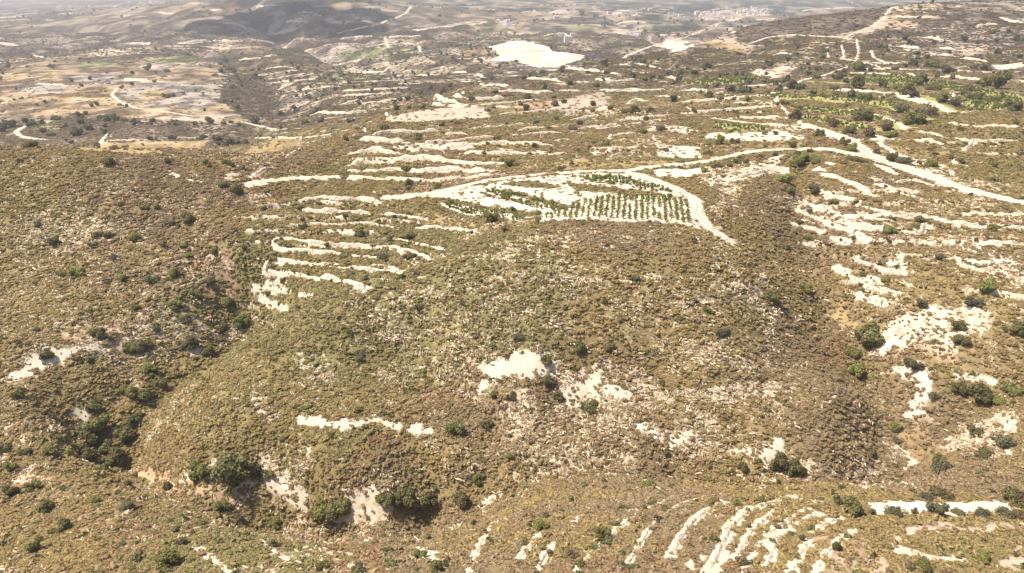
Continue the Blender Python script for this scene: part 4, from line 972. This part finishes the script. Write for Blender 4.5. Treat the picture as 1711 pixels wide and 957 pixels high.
M_LEAF = {'D': leaf_mat('dark_leaves', (0.095, 0.094, 0.035), (0.28, 0.255, 0.10)), 'G': leaf_mat('fresh_leaves', (0.13, 0.135, 0.036), (0.36, 0.34, 0.11)),
          'O': leaf_mat('olive_leaves', (0.085, 0.085, 0.040), (0.27, 0.25, 0.14)), 'B': leaf_mat('dry_leaves', (0.11, 0.08, 0.05), (0.29, 0.215, 0.135))}
def bark_mat():
    m, t = newmat('bark')
    n = noise(t, node(t, 'ShaderNodeTexCoord').outputs['Object'], 6, 4)
    c = ramp(t, n, [(0.3, (0.055, 0.04, 0.028)), (0.7, (0.16, 0.125, 0.09))]).outputs[0]
    finish(t, c, 0.9, bump(t, n, 0.5, 0.05)); return m
M_BARK = bark_mat()

def crown_mesh(name, seed, nleaf, mat, flat=0.72, lobes=7, leaf=0.085, low=True, upb=0.25):
    """unit crown about 1 wide: leaf-sized faces through a handful of uneven lobes, ground-hugging"""
    r = np.random.default_rng(seed)
    cs = []
    for k in range(lobes):
        an = r.uniform(0, 2 * math.pi); rad = r.uniform(0.08, 0.40) if k else 0
        cs.append((math.cos(an) * rad, math.sin(an) * rad * 0.9, flat * (r.uniform(0.22, 0.62)), r.uniform(0.10, 0.25)))
    cs = np.array(cs)
    pick = r.choice(lobes, nleaf, p=cs[:, 3] ** 2 / (cs[:, 3] ** 2).sum())
    d = r.normal(size=(nleaf, 3)); d /= np.linalg.norm(d, axis=1)[:, None]
    rad = cs[pick, 3] * r.uniform(0.55, 1.12, nleaf) ** 0.7
    p = cs[pick, :3] + d * rad[:, None] * np.array([1, 1, 0.85])
    p[:, 2] = np.abs(p[:, 2])
    nrm = d + r.normal(size=(nleaf, 3)) * 0.45; nrm[:, 2] += upb; nrm /= np.linalg.norm(nrm, axis=1)[:, None]
    up = r.normal(size=(nleaf, 3)); t1 = np.cross(nrm, up); t1 /= np.linalg.norm(t1, axis=1)[:, None]; t2 = np.cross(nrm, t1)
    sz = leaf * r.uniform(0.6, 1.4, nleaf)[:, None]
    V = np.stack([p - t1 * sz - t2 * sz * .6, p + t1 * sz * .9 - t2 * sz * .5, p + t1 * sz * .6 + t2 * sz * .8 + nrm * sz * .2, p - t1 * sz * .7 + t2 * sz * .7], 1).reshape(-1, 3)
    F = np.arange(nleaf * 4).reshape(-1, 4)
    me = bpy.data.meshes.new(name); me.from_pydata(V.tolist(), [], F.tolist()); me.materials.append(mat)
    return me
def trunk_mesh(name, seed):
    r = np.random.default_rng(seed)
    V = []; F = []
    def limb(p0, p1, r0, r1, seg=3, ns=6):
        p0 = np.array(p0, float); p1 = np.array(p1, float)
        ax = p1 - p0; ax /= np.linalg.norm(ax); u_ = np.cross(ax, [0.3, 0.9, 0.1]); u_ /= np.linalg.norm(u_); w_ = np.cross(ax, u_)
        b0 = len(V)
        for s in range(seg + 1):
            f = s / seg; c = p0 + (p1 - p0) * f + u_ * 0.015 * math.sin(f * 5 + seed)
            rr = r0 + (r1 - r0) * f
            for k in range(ns):
                a = 2 * math.pi * k / ns; V.append(c + rr * (u_ * math.cos(a) + w_ * math.sin(a)))
        for s in range(seg):
            for k in range(ns):
                F.append((b0 + s * ns + k, b0 + s * ns + (k + 1) % ns, b0 + (s + 1) * ns + (k + 1) % ns, b0 + (s + 1) * ns + k))
    limb((0, 0, -0.08), (0.02, 0, 0.2), 0.05, 0.035)
    for k in range(5):
        a = k * 1.26 + r.uniform(-.3, .3)
        limb((0.02, 0, 0.14 + 0.02 * k), (0.24 * math.cos(a), 0.24 * math.sin(a), r.uniform(0.3, 0.45)), 0.022, 0.008)
    me = bpy.data.meshes.new(name); me.from_pydata([v.tolist() for v in V], [], F); me.materials.append(M_BARK)
    return me
CROWN = {}
for kd in 'DGOB':
    for lod, (nl, lf) in enumerate(((2600, 0.032), (700, 0.055))):
        CROWN[kd, lod] = [crown_mesh('crown', 100 * lod + 7 * v + ord(kd), nl if kd in 'DG' else int(nl * .7), M_LEAF[kd], flat=(0.62, 0.80, 0.52, 0.95)[v], lobes=(12, 9, 15, 10)[v], leaf=lf) for v in range(4)]
TRUNK = [trunk_mesh('trunk', s) for s in range(3)]
KIND = {'D': ('dark green', 'bushy_tree', 'tree'), 'G': ('fresh green', 'green_bush', 'bush'), 'O': ('grey-green', 'olive_tree', 'tree'), 'B': ('dry brown', 'dry_bush', 'bush')}
rr = random.Random(5)
TREEPOS = []
for place, lst in T.items():
    byk = {}
    for e in lst: byk.setdefault(e[3], []).append(e)
    for kd, es in byk.items():
        es = sorted(es)
        wid = sorted(e[2] for e in es)
        for r_, (u, v, w, _) in enumerate(es):
            x, y, z = hit(u, v)
            d = math.sqrt(x * x + y * y + z * z)
            s = w * d / F0 * 0.86
            colr, nm, cat = KIND[kd]
            word = 'bush' if (cat == 'bush' or s < 3.2) else 'tree'
            o = bpy.data.objects.new({'D': 'evergreen_tree', 'O': 'olive_tree', 'G': 'green_bush', 'B': 'dry_bush'}[kd] if word == 'tree' else {'D': 'evergreen_bush', 'O': 'olive_bush', 'G': 'green_bush', 'B': 'dry_bush'}[kd], None)
            col.objects.link(o)
            o.location = (x, y, z - 0.04 * s); o.rotation_euler = (0, 0, rr.uniform(0, 6.28)); 
            o.scale = (s * 1.12 * rr.uniform(.92, 1.1), s * 1.12 * rr.uniform(.92, 1.1), s * 1.12 * rr.uniform(.85, 1.2))
            c = bpy.data.objects.new('crown', rr.choice(CROWN[kd, 0 if w >= 16 else 1])); col.objects.link(c); c.parent = o
            tr = bpy.data.objects.new('trunk', rr.choice(TRUNK)); col.objects.link(tr); tr.parent = o
            size_w = 'big ' if (w == wid[-1] and len(es) > 1 and wid[-2] < w) else ''
            pos_w = 'only one this colour' if len(es) == 1 else ORD[r_] + ' from left'
            label(o, f'{size_w}{colr} {word} {place}, {pos_w}', word, f'{colr} bushes and trees {place}')
            TREEPOS.append((x, y, s))

# ------------------------------------------------------------------ vines
def vine_mesh(name, seed, stake=True):
    r = np.random.default_rng(seed)
    me = crown_mesh(name, seed, 90, M_VINE, flat=1.25, lobes=5, leaf=0.11)
    me.materials.append(M_BARK)
    import bmesh
    bm = bmesh.new(); bm.from_mesh(me)
    def post(x, y, h, w):
        b = [bm.verts.new((x + dx * w, y + dy * w, zz)) for zz in (-0.1, h) for dx, dy in ((-1, -1), (1, -1), (1, 1), (-1, 1))]
        for k in range(4):
            f = bm.faces.new((b[k], b[(k + 1) % 4], b[4 + (k + 1) % 4], b[4 + k])); f.material_index = 1
        f = bm.faces.new(b[4:]); f.material_index = 1
    post(0, 0, 0.55, 0.05); post(0.06, 0.02, 1.25, 0.022)
    bm.to_mesh(me); bm.free()
    return me
M_VINE = leaf_mat('vine_leaves', (0.17, 0.19, 0.045), (0.42, 0.43, 0.14))
VM = [vine_mesh('vine', 900 + k) for k in range(4)]
vines = []
def fill(poly_px, dirp, srow, sin_, rnd):
    pw = poly_world(poly_px)
    p0 = np.array(hit(*dirp[0])[:2]); p1 = np.array(hit(*dirp[1])[:2])
    d = (p1 - p0) / np.linalg.norm(p1 - p0); nn = np.array([-d[1], d[0]])
    if nn[0] < 0: nn = -nn
    pts = np.stack([pw[:, 0] * np.exp(pw[:, 1]), np.exp(pw[:, 1])], 1)
    a = pts @ nn; b = pts @ d
    out = []
    for ri, ra in enumerate(np.arange(a.min() + srow / 2, a.max(), srow)):
        for rb in np.arange(b.min() + sin_ / 2, b.max(), sin_):
            p = nn * ra + d * rb
            if inside(pw, np.array([p[0] / p[1]]), np.array([math.log(p[1])]))[0]:
                out.append((ri, p[0] + rnd.uniform(-.12, .12), p[1] + rnd.uniform(-.12, .12)))
    return out
vr = random.Random(11)
PLOT = {'main': 'in the large plot inside the track bend', 'top': 'in the top strip under the track', 'mid': 'in the narrow middle strip', 'low': 'in the lowest left strip'}
allv = []
for nm, poly, dp, sr, si in VINES:
    for ri, x, y in fill(poly, dp, sr, si, vr):
        if vr.random() < 0.16: continue
        allv.append((nm, ri, x, y))
allv.sort(key=lambda e: e[3])
print('VINES', len(allv))
rest = allv[300:]
for nm, ri, x, y in allv[:300]:
    o = bpy.data.objects.new('vine', vr.choice(VM)); col.objects.link(o)
    s = vr.choice((0.8, 1.3, 1.5, 1.7, 1.85)) * vr.uniform(.9, 1.15)
    o.location = (x, y, float(height(x, y)[0])); o.scale = (s * .85, s * .85, s); o.rotation_euler = (0, 0, vr.uniform(0, 6.28))
    label(o, f'small staked green vine {PLOT[nm]}, in its {ORD[ri]} row', 'vine', f'vines {PLOT[nm]}, {ORD[ri]} row')

# ------------------------------------------------------------------ scattered growth: geometry-node instancing on point clouds
def scatter(name, pts, scale, rot, tint, meshes, mat_ok=True):
    """one stuff object: points carrying scale, rotation, colour and a choice of plant shape"""
    me = bpy.data.meshes.new(name); me.vertices.add(len(pts)); me.vertices.foreach_set('co', np.asarray(pts, np.float32).ravel())
    for an, ty, arr, key in (('size', 'FLOAT_VECTOR', scale, 'vector'), ('turn', 'FLOAT_VECTOR', rot, 'vector'), ('tint', 'FLOAT_COLOR', tint, 'color')):
        a_ = me.attributes.new(an, ty, 'POINT'); a_.data.foreach_set(key, np.asarray(arr, np.float32).ravel())
    o = bpy.data.objects.new(name, me); col.objects.link(o); o['kind'] = 'stuff'
    ng = bpy.data.node_groups.new(name, 'GeometryNodeTree')
    ng.interface.new_socket('Geometry', in_out='INPUT', socket_type='NodeSocketGeometry'); ng.interface.new_socket('Geometry', in_out='OUTPUT', socket_type='NodeSocketGeometry')
    N = ng.nodes.new; L = ng.links.new
    gi = N('NodeGroupInput'); go = N('NodeGroupOutput')
    join = N('GeometryNodeJoinGeometry')
    ix = N('GeometryNodeInputIndex')
    def named(nm, ty):
        n_ = N('GeometryNodeInputNamedAttribute'); n_.data_type = ty; n_.inputs[0].default_value = nm; return n_.outputs[0]
    sz = named('size', 'FLOAT_VECTOR'); rt = named('turn', 'FLOAT_VECTOR')
    for k, src in enumerate(meshes):
        oi = N('GeometryNodeObjectInfo'); oi.inputs['Object'].default_value = src; oi.transform_space = 'ORIGINAL'
        md = N('FunctionNodeIntegerMath'); md.operation = 'MODULO'; L(ix.outputs[0], md.inputs[0]); md.inputs[1].default_value = len(meshes)
        cp = N('FunctionNodeCompare'); cp.data_type = 'INT'; cp.operation = 'EQUAL'; L(md.outputs[0], cp.inputs[2]); cp.inputs[3].default_value = k
        ip = N('GeometryNodeInstanceOnPoints')
        mp = N('GeometryNodeMeshToPoints'); L(gi.outputs[0], mp.inputs[0]); L(cp.outputs[0], mp.inputs['Selection'])
        L(mp.outputs[0], ip.inputs['Points']); L(oi.outputs['Geometry'], ip.inputs['Instance']); L(sz, ip.inputs['Scale'])
        er = N('FunctionNodeEulerToRotation'); L(rt, er.inputs[0]); L(er.outputs[0], ip.inputs['Rotation'])
        L(ip.outputs[0], join.inputs[0])
    L(join.outputs[0], go.inputs[0])
    md = o.modifiers.new('plants', 'NODES'); md.node_group = ng
    return o
def scrub_mat():
    m, t = newmat('scrub_leaves')
    c = node(t, 'ShaderNodeAttribute', _attribute_name='tint', _attribute_type='INSTANCER').outputs['Color']
    isl = t.nodes.new('ShaderNodeNewGeometry').outputs['Random Per Island']
    v = ramp(t, isl, [(0.0, (0.6, 0.58, 0.55)), (0.5, (1, 1, 1)), (1.0, (1.4, 1.36, 1.25))]).outputs[0]
    cc = mixc(t, 1.0, c, v, 'MULTIPLY')
    leafy(t, finish(t, cc, 0.85, None, 0.1), cc, 0.38)
    return m
M_SCRUB = scrub_mat()
def src(name, me):
    return bpy.data.objects.new(name, me)      # plant shape kept in the file, not placed in the scene by itself
SHR = [src('shrub_shape', crown_mesh('shrub_shape', 500 + k, 120, M_SCRUB, flat=(0.42, 0.55, 0.34)[k % 3], lobes=5 + k % 3, leaf=0.085, upb=0.7)) for k in range(5)]
SHF = [src('shrub_patch_shape', crown_mesh('shrub_patch_shape', 540 + k, 80, M_SCRUB, flat=0.4, lobes=9, leaf=0.10)) for k in range(4)]

def desat(c, k=0.14): return c * (1 - k) + c.mean(-1, keepdims=True) * k
PAL = desat(np.array([(0.200, 0.134, 0.062), (0.215, 0.160, 0.060), (0.175, 0.150, 0.055), (0.235, 0.178, 0.068), (0.198, 0.148, 0.078), (0.218, 0.155, 0.080)]) * 1.85)
DARKPAL = np.array([0.10, 0.115, 0.040])
def scrubtint(x, y, r):
    n1 = fbm(x, y, 28, 3, 401); n2 = fbm(x, y, 55, 3, 403); n3 = fbm(x, y, 7, 3, 405)
    wts = np.stack([0.55 + 0 * n1, sstep(.40, .56, n1) * 1.3, sstep(.48, .6, n2) * 1.0, sstep(.5, .62, n1) * 0.8, sstep(.52, .4, n2) * 0.9, sstep(.52, .62, n3) * 0.6], 1) + 0.08
    wts = wts ** 3.0
    cum = np.cumsum(wts, 1); pick = (r.random(len(x))[:, None] * cum[:, -1:] > cum).sum(1)
    c = PAL[np.clip(pick, 0, 5)] * r.uniform(0.87, 1.13, len(x))[:, None]
    dk = r.random(len(x)) < 0.03
    c[dk] = DARKPAL * r.uniform(0.8, 1.6, dk.sum())[:, None]
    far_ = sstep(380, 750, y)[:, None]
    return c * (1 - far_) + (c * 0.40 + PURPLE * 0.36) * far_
gr = np.random.default_rng(21)
AX = 0.97
def candidates(y0, y1, dens):
    area = AX * (y1 ** 2 - y0 ** 2); n = int(area * dens)
    y = np.sqrt(gr.uniform(y0 * y0, y1 * y1, n)); x = gr.uniform(-AX, AX, n) * y
    return x, y
def look(arr, x, y):
    i = np.clip(np.round(idx_y(y)).astype(int), 0, NR - 1); j = np.clip(np.round(idx_a(x / y)).astype(int), 0, NC - 1)
    return arr[i, j]
xs, ys, ss = [], [], []
for y0, y1, dens, s0, s1 in ((60, 165, 3.6, 0.65, 1.9), (165, 270, 2.2, 0.85, 2.2), (270, 450, 0.85, 1.2, 2.8)):
    x, y = candidates(y0, y1, dens)
    cov = look(COVER, x, y); rk = look(ROCK, x, y)
    f = 0.5 * fbm(x, y, 2.2, 2, 431) + 0.5 * fbm(x, y, 6, 2, 433)
    keep = gr.random(len(x)) < np.clip(cov * (0.55 + 1.0 * (1 - rk)) * 0.5 + cov * 1.9 * (f - 0.30) * (1.3 - rk * .6), 0, 1)
    x = x[keep]; y = y[keep]
    xs.append(x); ys.append(y); ss.append(s0 + (s1 - s0) * gr.random(len(x)) ** 2.4)
BUSHX, BUSHY, BUSHS = [], [], []
for reg, size, line, px in BANKS:          # bushes rooted along the banks
    if line[len(line) // 2, 1] > 620: continue
    m_ = int(len(line) * (0.18 if size < 1.5 else 0.28) * (1 if line[0, 1] > 125 else 0.7))
    k_ = gr.integers(0, len(line), m_); off = gr.normal(0, 1.0, m_); sg = np.where(gr.random(m_) < 0.16, -1, 1) * (size * 0.72 + np.abs(off) * .5)
    BUSHX.append(line[k_, 0] + gr.normal(0, .6, m_)); BUSHY.append(line[k_, 1] + sg); BUSHS.append(gr.uniform(0.9, 2.3, m_) * (1.3 if line[0, 1] > 300 else 0.9))
x, y = candidates(240, 620, 0.012)
zb_ = sstep(0.50, 0.62, fbm(x, y, 34, 3, 461)) * (0.15 + 0.7 * (x / y > 0.28)) 
kp = gr.random(len(x)) < zb_ * np.clip(look(COVER, x, y), 0, 1); BUSHX.append(x[kp]); BUSHY.append(y[kp]); BUSHS.append(gr.uniform(1.8, 4.2, kp.sum()))
x, y = candidates(60, 240, 0.03)
kp = gr.random(len(x)) < (0.08 + 0.45 * sstep(0.52, 0.64, fbm(x, y, 18, 3, 463))) * np.clip(look(COVER, x, y), 0, 1); BUSHX.append(x[kp]); BUSHY.append(y[kp]); BUSHS.append(gr.uniform(1.2, 2.4, kp.sum()))
x = np.concatenate(xs); y = np.concatenate(ys); s = np.concatenate(ss)
def mk(name, x, y, s, shapes, tint, flat=0.8):
    n = len(x); z = height(x, y) - s * 0.05
    sc = np.stack([s * gr.uniform(.85, 1.25, n), s * gr.uniform(.85, 1.25, n), s * flat * gr.uniform(.75, 1.3, n)], 1)
    ro = np.stack([gr.normal(0, .12, n), gr.normal(0, .12, n), gr.uniform(0, 6.28, n)], 1)
    return scatter(name, np.stack([x, y, z], 1), sc, ro, np.concatenate([tint, np.ones((n, 1))], 1), shapes)
print('SCRUB', len(x))
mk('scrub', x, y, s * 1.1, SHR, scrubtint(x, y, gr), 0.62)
bx = np.concatenate(BUSHX); by = np.concatenate(BUSHY); bs = np.concatenate(BUSHS); print('BUSHES', len(bx))
bt = np.array([(0.185, 0.175, 0.075), (0.22, 0.215, 0.085), (0.21, 0.17, 0.10), (0.16, 0.158, 0.07)])[gr.integers(0, 4, len(bx))] * gr.uniform(0.8, 1.25, len(bx))[:, None]
SHB = [src('bush_shape', crown_mesh('bush_shape', 520 + k, 190, M_SCRUB, flat=(0.7, 0.9, 0.6)[k], lobes=6 + k, leaf=0.075)) for k in range(3)]
mk('scrub_bushes', bx, by, bs, SHB, bt, 0.95)
x1, y1 = candidates(450, 900, 0.11); x2, y2 = candidates(900, 2100, 0.022)
x = np.r_[x1, x2]; y = np.r_[y1, y2]; s = np.r_[gr.uniform(2.0, 4.4, len(x1)), gr.uniform(2.5, 7, len(x2))]
cov = look(COVER, x, y); rk = look(ROCK, x, y)
keep = (gr.random(len(x)) < cov * (1.1 - rk)) ; x = x[keep]; y = y[keep]; s = s[keep]
print('SCRUBFAR', len(x))
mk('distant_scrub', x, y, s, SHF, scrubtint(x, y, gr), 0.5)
# pale loose stones and bleached dead twigs lying between the plants
def litter_shape(name, seed):
    r = np.random.default_rng(seed); V = []; F = []
    for k in range(7):
        c = r.normal(0, .32, 2); a = r.uniform(0, 6.28); L = r.uniform(.12, .42); w = r.uniform(.035, .10); h = r.uniform(.05, .2)
        d = np.array([math.cos(a), math.sin(a)]); nn = np.array([-d[1], d[0]])
        b0 = len(V)
        for s_, t_ in ((-1, 0), (-.3, -1), (.6, -.8), (1, .1), (.4, 1), (-.5, .8)):
            p = c + d * s_ * L + nn * t_ * w; V.append((p[0], p[1], -.05))
        for s_, t_ in ((-1, 0), (-.3, -1), (.6, -.8), (1, .1), (.4, 1), (-.5, .8)):
            p = c + d * s_ * L * .8 + nn * t_ * w * .6; V.append((p[0], p[1], h * r.uniform(.6, 1.2)))
        for q in range(6): F.append((b0 + q, b0 + (q + 1) % 6, b0 + 6 + (q + 1) % 6, b0 + 6 + q))
        F.append(tuple(b0 + 6 + q for q in range(6)))
    me = bpy.data.meshes.new(name); me.from_pydata([tuple(map(float, v)) for v in V], [], F); me.materials.append(M_SCRUB); return me
STN = [src('stone_shape', litter_shape('stone_shape', 800 + k)) for k in range(4)]
xs, ys, ss = [], [], []
for y0, y1, dens, s0, s1 in ((60, 165, 2.6, 0.7, 1.7), (165, 270, 1.5, 1.0, 2.3), (270, 450, 0.35, 1.6, 3.2)):
    a_, b_ = candidates(y0, y1, dens)
    rk = look(ROCK, a_, b_); f = 0.5 * fbm(a_, b_, 3.0, 2, 471) + 0.5 * fbm(a_, b_, 11, 3, 473)
    keep = gr.random(len(a_)) < np.clip((rk - 0.25) * 2.6, 0, 1) * sstep(0.42, 0.58, f) * 0.9 * (0.4 + 0.65 * sstep(100, 125, b_)) + 0.008
    keep &= look(COVER, a_, b_) > 0.3
    xs.append(a_[keep]); ys.append(b_[keep]); ss.append(gr.uniform(s0, s1, keep.sum()))
x = np.concatenate(xs); y = np.concatenate(ys); s = np.concatenate(ss); print('STONES', len(x))
ob = mk('loose_stones', x, y, s * 1.15, STN, np.array([0.60, 0.52, 0.40]) * gr.uniform(0.85, 1.25, len(x))[:, None], 0.75)
# far trees beyond counting: dots over the valleys, thicker along folds and round the village
x1, y1 = candidates(430, 1500, 0.0016); x2, y2 = candidates(1500, 4200, 0.00022)
x = np.r_[x1, x2]; y = np.r_[y1, y2]
wood = sstep(0.46, 0.62, fbm(x, y, 260, 4, 451)) * 0.8 + 0.12
vill = np.exp(-(((x / y - 0.29) / 0.16) ** 2)) * sstep(1500, 2300, y)
keep = (gr.random(len(x)) < np.clip(wood * 0.75 + vill * .5, 0, 1) * np.clip(look(COVER, x, y) * 1.0 + 0.12, 0, 1)) & (look(ROCK, x, y) < 0.85)
x = x[keep]; y = y[keep]; s = gr.uniform(3.5, 7.5, len(x)) * (1 + sstep(1200, 3000, y) * 0.9)
print('FARTREES', len(x))
FT = [src('far_tree_shape', crown_mesh('far_tree_shape', 560 + k, 120, M_SCRUB, flat=(0.8, 1.0, 0.7)[k], lobes=5, leaf=0.12)) for k in range(3)]
tn = np.array([0.11, 0.112, 0.062]) * gr.uniform(0.8, 1.9, len(x))[:, None]
mk('distant_trees', x, y, s, FT, tn, 1.0)
# the vines beyond the nearest three hundred, and those of the far plots
vx = [e[2] for e in rest]; vy = [e[3] for e in rest]
for f in FARVINES:
    pw = poly_world(f)
    pts = np.stack([pw[:, 0] * np.exp(pw[:, 1]), np.exp(pw[:, 1])], 1)
    lo = pts.min(0); hi = pts.max(0)
    n = int((hi - lo).prod() * 0.16)
    px_ = gr.uniform(lo[0], hi[0], n); py_ = lo[1] + (np.floor(gr.uniform(0, (hi[1] - lo[1]) / 2.6, n)) + gr.normal(0, .06, n)) * 2.6
    m_ = inside(pw, px_ / py_, np.log(np.maximum(py_, 1)))
    vx += list(px_[m_]); vy += list(py_[m_])
vx = np.array(vx); vy = np.array(vy); print('REST VINES', len(vx))
mk('distant_vines', vx, vy, gr.uniform(1.2, 1.8, len(vx)), FT[:2], np.array([0.19, 0.215, 0.065]) * gr.uniform(0.7, 1.35, len(vx))[:, None], 1.0)
# ------------------------------------------------------------------ the far village and scattered farm buildings
def plain(name, c1, c2, scale=0.6):
    m, t = newmat(name)
    n = noise(t, node(t, 'ShaderNodeTexCoord').outputs['Object'], scale, 4)
    finish(t, ramp(t, n, [(0.3, c1), (0.7, c2)]).outputs[0], 0.9); return m
M_WALLW = plain('whitewash', (0.76, 0.73, 0.69), (0.85, 0.83, 0.80)); M_WALLS = plain('stone_wall', (0.42, 0.35, 0.26), (0.58, 0.50, 0.39))
M_ROOFR = plain('clay_tiles', (0.46, 0.27, 0.20), (0.60, 0.40, 0.31)); M_ROOFF = plain('flat_roof', (0.55, 0.52, 0.48), (0.70, 0.67, 0.62)); M_GLASS = plain('window_dark', (0.04, 0.045, 0.05), (0.07, 0.075, 0.08))
def boxv(x0, x1, y0, y1, z0, z1):
    return [(x0,y0,z0),(x1,y0,z0),(x1,y1,z0),(x0,y1,z0),(x0,y0,z1),(x1,y0,z1),(x1,y1,z1),(x0,y1,z1)], [(0,3,2,1),(4,5,6,7),(0,1,5,4),(1,2,6,5),(2,3,7,6),(3,0,4,7)]
def house(x, y, z, w, d, h, pitched, stone, rot, name='house'):
    o = bpy.data.objects.new(name, None); col.objects.link(o)
    o.location = (x, y, z); o.rotation_euler = (0, 0, rot)
    V, F = boxv(-w/2, w/2, -d/2, d/2, -3.0, h)
    wl = mesh_obj('wall', V, F, M_WALLS if stone else M_WALLW, o)
    e = 0.4
    if pitched:
        V = [(-w/2-e,-d/2-e,h+.05),(w/2+e,-d/2-e,h+.05),(w/2+e,d/2+e,h+.05),(-w/2-e,d/2+e,h+.05),(-w/2+.5,0,h+d*.24),(w/2-.5,0,h+d*.24)]
        F = [(0,3,2,1),(0,1,5,4),(2,3,4,5),(1,2,5),(3,0,4)]
        mesh_obj('roof', V, F, M_ROOFR, o)
    else:
        V, F = boxv(-w/2-.15, w/2+.15, -d/2-.15, d/2+.15, h+.01, h+.55)
        mesh_obj('roof', V, F, M_ROOFF, o)
    nw = max(1, int(w / 4)); 
    for fl in range(max(1, int(h / 3.1))):
        for k in range(nw):
            cx = -w/2 + (k + .5) * w / nw
            V, F = boxv(cx - .6, cx + .6, -d/2 - .04, -d/2 + .1, fl * 3.1 + 1.0, fl * 3.1 + 2.3)
            mesh_obj('window', V, F, M_GLASS, o)
    return o
hr = random.Random(31)
CL = {
 'along the top edge of the far village': [(1192,17),(1199,16),(1207,15),(1214,14.5),(1221,15),(1236,14),(1243,13)],
 'in the upper middle of the far village': [(1180,22),(1187,21),(1195,20),(1203,20),(1211,19),(1219,20),(1227,19),(1236,19),(1246,18),(1257,19),(1268,18),(1277,18)],
 'in the lower middle of the far village': [(1172,27),(1181,26),(1189,25),(1198,25),(1207,24),(1216,24),(1225,24),(1234,23),(1244,22.5),(1254,22),(1265,21.5),(1275,21)],
 'along the lower edge of the far village': [(1178,30),(1187,31),(1196,31),(1204,30),(1213,29),(1222,28),(1232,27),(1242,26),(1252,24.5),(1262,24),(1281,23)],
 'between the far village rows': [(1176+7.4*k+(k*5)%4, 24.6-0.32*k+(k*7)%3-1) for k in range(14)],
 'at the right end of the far village': [(1262,16),(1270,16.5),(1279,16),(1283,18.5),(1290,17),(1250,16.5),(1256,15)],
 'scattered left of the far village': [(1077,17),(1086,18),(1106,17),(1114,18),(1122,23),(1129,25),(1138,27),(1148,30),(1068,24),(1160,27),(1165,23)],
 'by the grove below the village hill': [(1052,58),(1058,59),(1064,60),(1066,57)],
 'in the farm group above the quarry': [(832,37),(838,39),(845,40),(852,41),(858,44),(849,36),(861,39),(836,33)],
 'on the slope right of the farm group': [(917,35),(930,32),(958,60),(948,68),(938,60),(1005,28),(1018,23),(1042,22),(915,20)],
 'on the hazy ridge at top left': [(118,12),(126,11),(135,12),(142,13),(150,11),(98,14),(172,7),(181,6),(190,6),(200,5),(209,5),(217,4),(226,5),(235,5),(244,4),(253,4),(262,3)],
}
for place, l in CL.items():
    l = sorted(l); cnt = {}
    specs = []
    for u, v in l:
        x, y, z = hit(u, v)
        pitched = hr.random() < 0.45; stone = hr.random() < 0.15
        specs.append((u, x, y, z, pitched, stone))
    for u, x, y, z, pitched, stone in specs:
        d = math.hypot(x, y); w = hr.uniform(14, 24) * min(1.15, max(0.75, d / 3000)); 
        o = house(x, y, z, w, hr.uniform(10, 16), hr.choice((4.0, 6.4, 9.6)), pitched, stone, hr.uniform(-.5, .5) , 'house')
        key = ('pitched' if pitched else 'flat', 'stone' if stone else 'white'); cnt[key] = cnt.get(key, 0) + 1
        label(o, f"tiny {'stone' if stone else 'white'} house, {'red' if pitched else 'flat'} roof, {place}, {ORD[cnt[key] - 1]} from left", 'house', f'houses {place}')
x, y, z = hit(1268, 13)
o = house(x, y, z, 95, 22, 11, False, False, 0.05, 'large_hall'); label(o, 'largest white building, long and flat-roofed, standing at the top right of the village', 'building')

# ------------------------------------------------------------------ the air over the valleys
bpy.context.view_layer.update()
zb = float(Z2.min()) - 4; zt = max(12.0, float(Z2.max()) + 3)
V, F = boxv(-17000, 17000, -400, 9700, zb, zt)
hm, t = newmat('haze')
pv = t.nodes.new('ShaderNodeVolumePrincipled'); pv.inputs['Color'].default_value = (0.86, 0.87, 0.90, 1); pv.inputs['Density'].default_value = HAZE; pv.inputs['Anisotropy'].default_value = 0.2
oo = t.nodes.new('ShaderNodeOutputMaterial'); t.links.new(pv.outputs[0], oo.inputs['Volume'])
haze = mesh_obj('haze', V, F, hm); haze['kind'] = 'stuff'

# ------------------------------------------------------------------ the cloud whose shade lies on the far slope
cx, cy, cz = hit(478, 26)
L_ = 900.0 / sdir.z
import bmesh
bm = bmesh.new()
cr = random.Random(3)
for k in range(26):
    m4 = __import__('mathutils').Matrix.Translation((cx + sdir.x * L_ + cr.gauss(0, 95), cy + sdir.y * L_ + cr.gauss(0, 130), cz + 900 + cr.uniform(0, 60)))
    sc = cr.uniform(60, 110)
    bmesh.ops.create_icosphere(bm, subdivisions=3, radius=1, matrix=m4 @ __import__('mathutils').Matrix.Diagonal((sc, sc * 1.5, sc * 0.5, 1)))
cm = bpy.data.meshes.new('cloud'); bm.to_mesh(cm); bm.free()
for p in cm.polygons: p.use_smooth = True
mcl, t = newmat('cloud_white'); finish(t, (0.8, 0.8, 0.82), 1.0); cm.materials.append(mcl)
cl_ = bpy.data.objects.new('cloud', cm); col.objects.link(cl_)
label(cl_, 'low white cumulus cloud whose shade darkens the far slope at upper left', 'cloud')
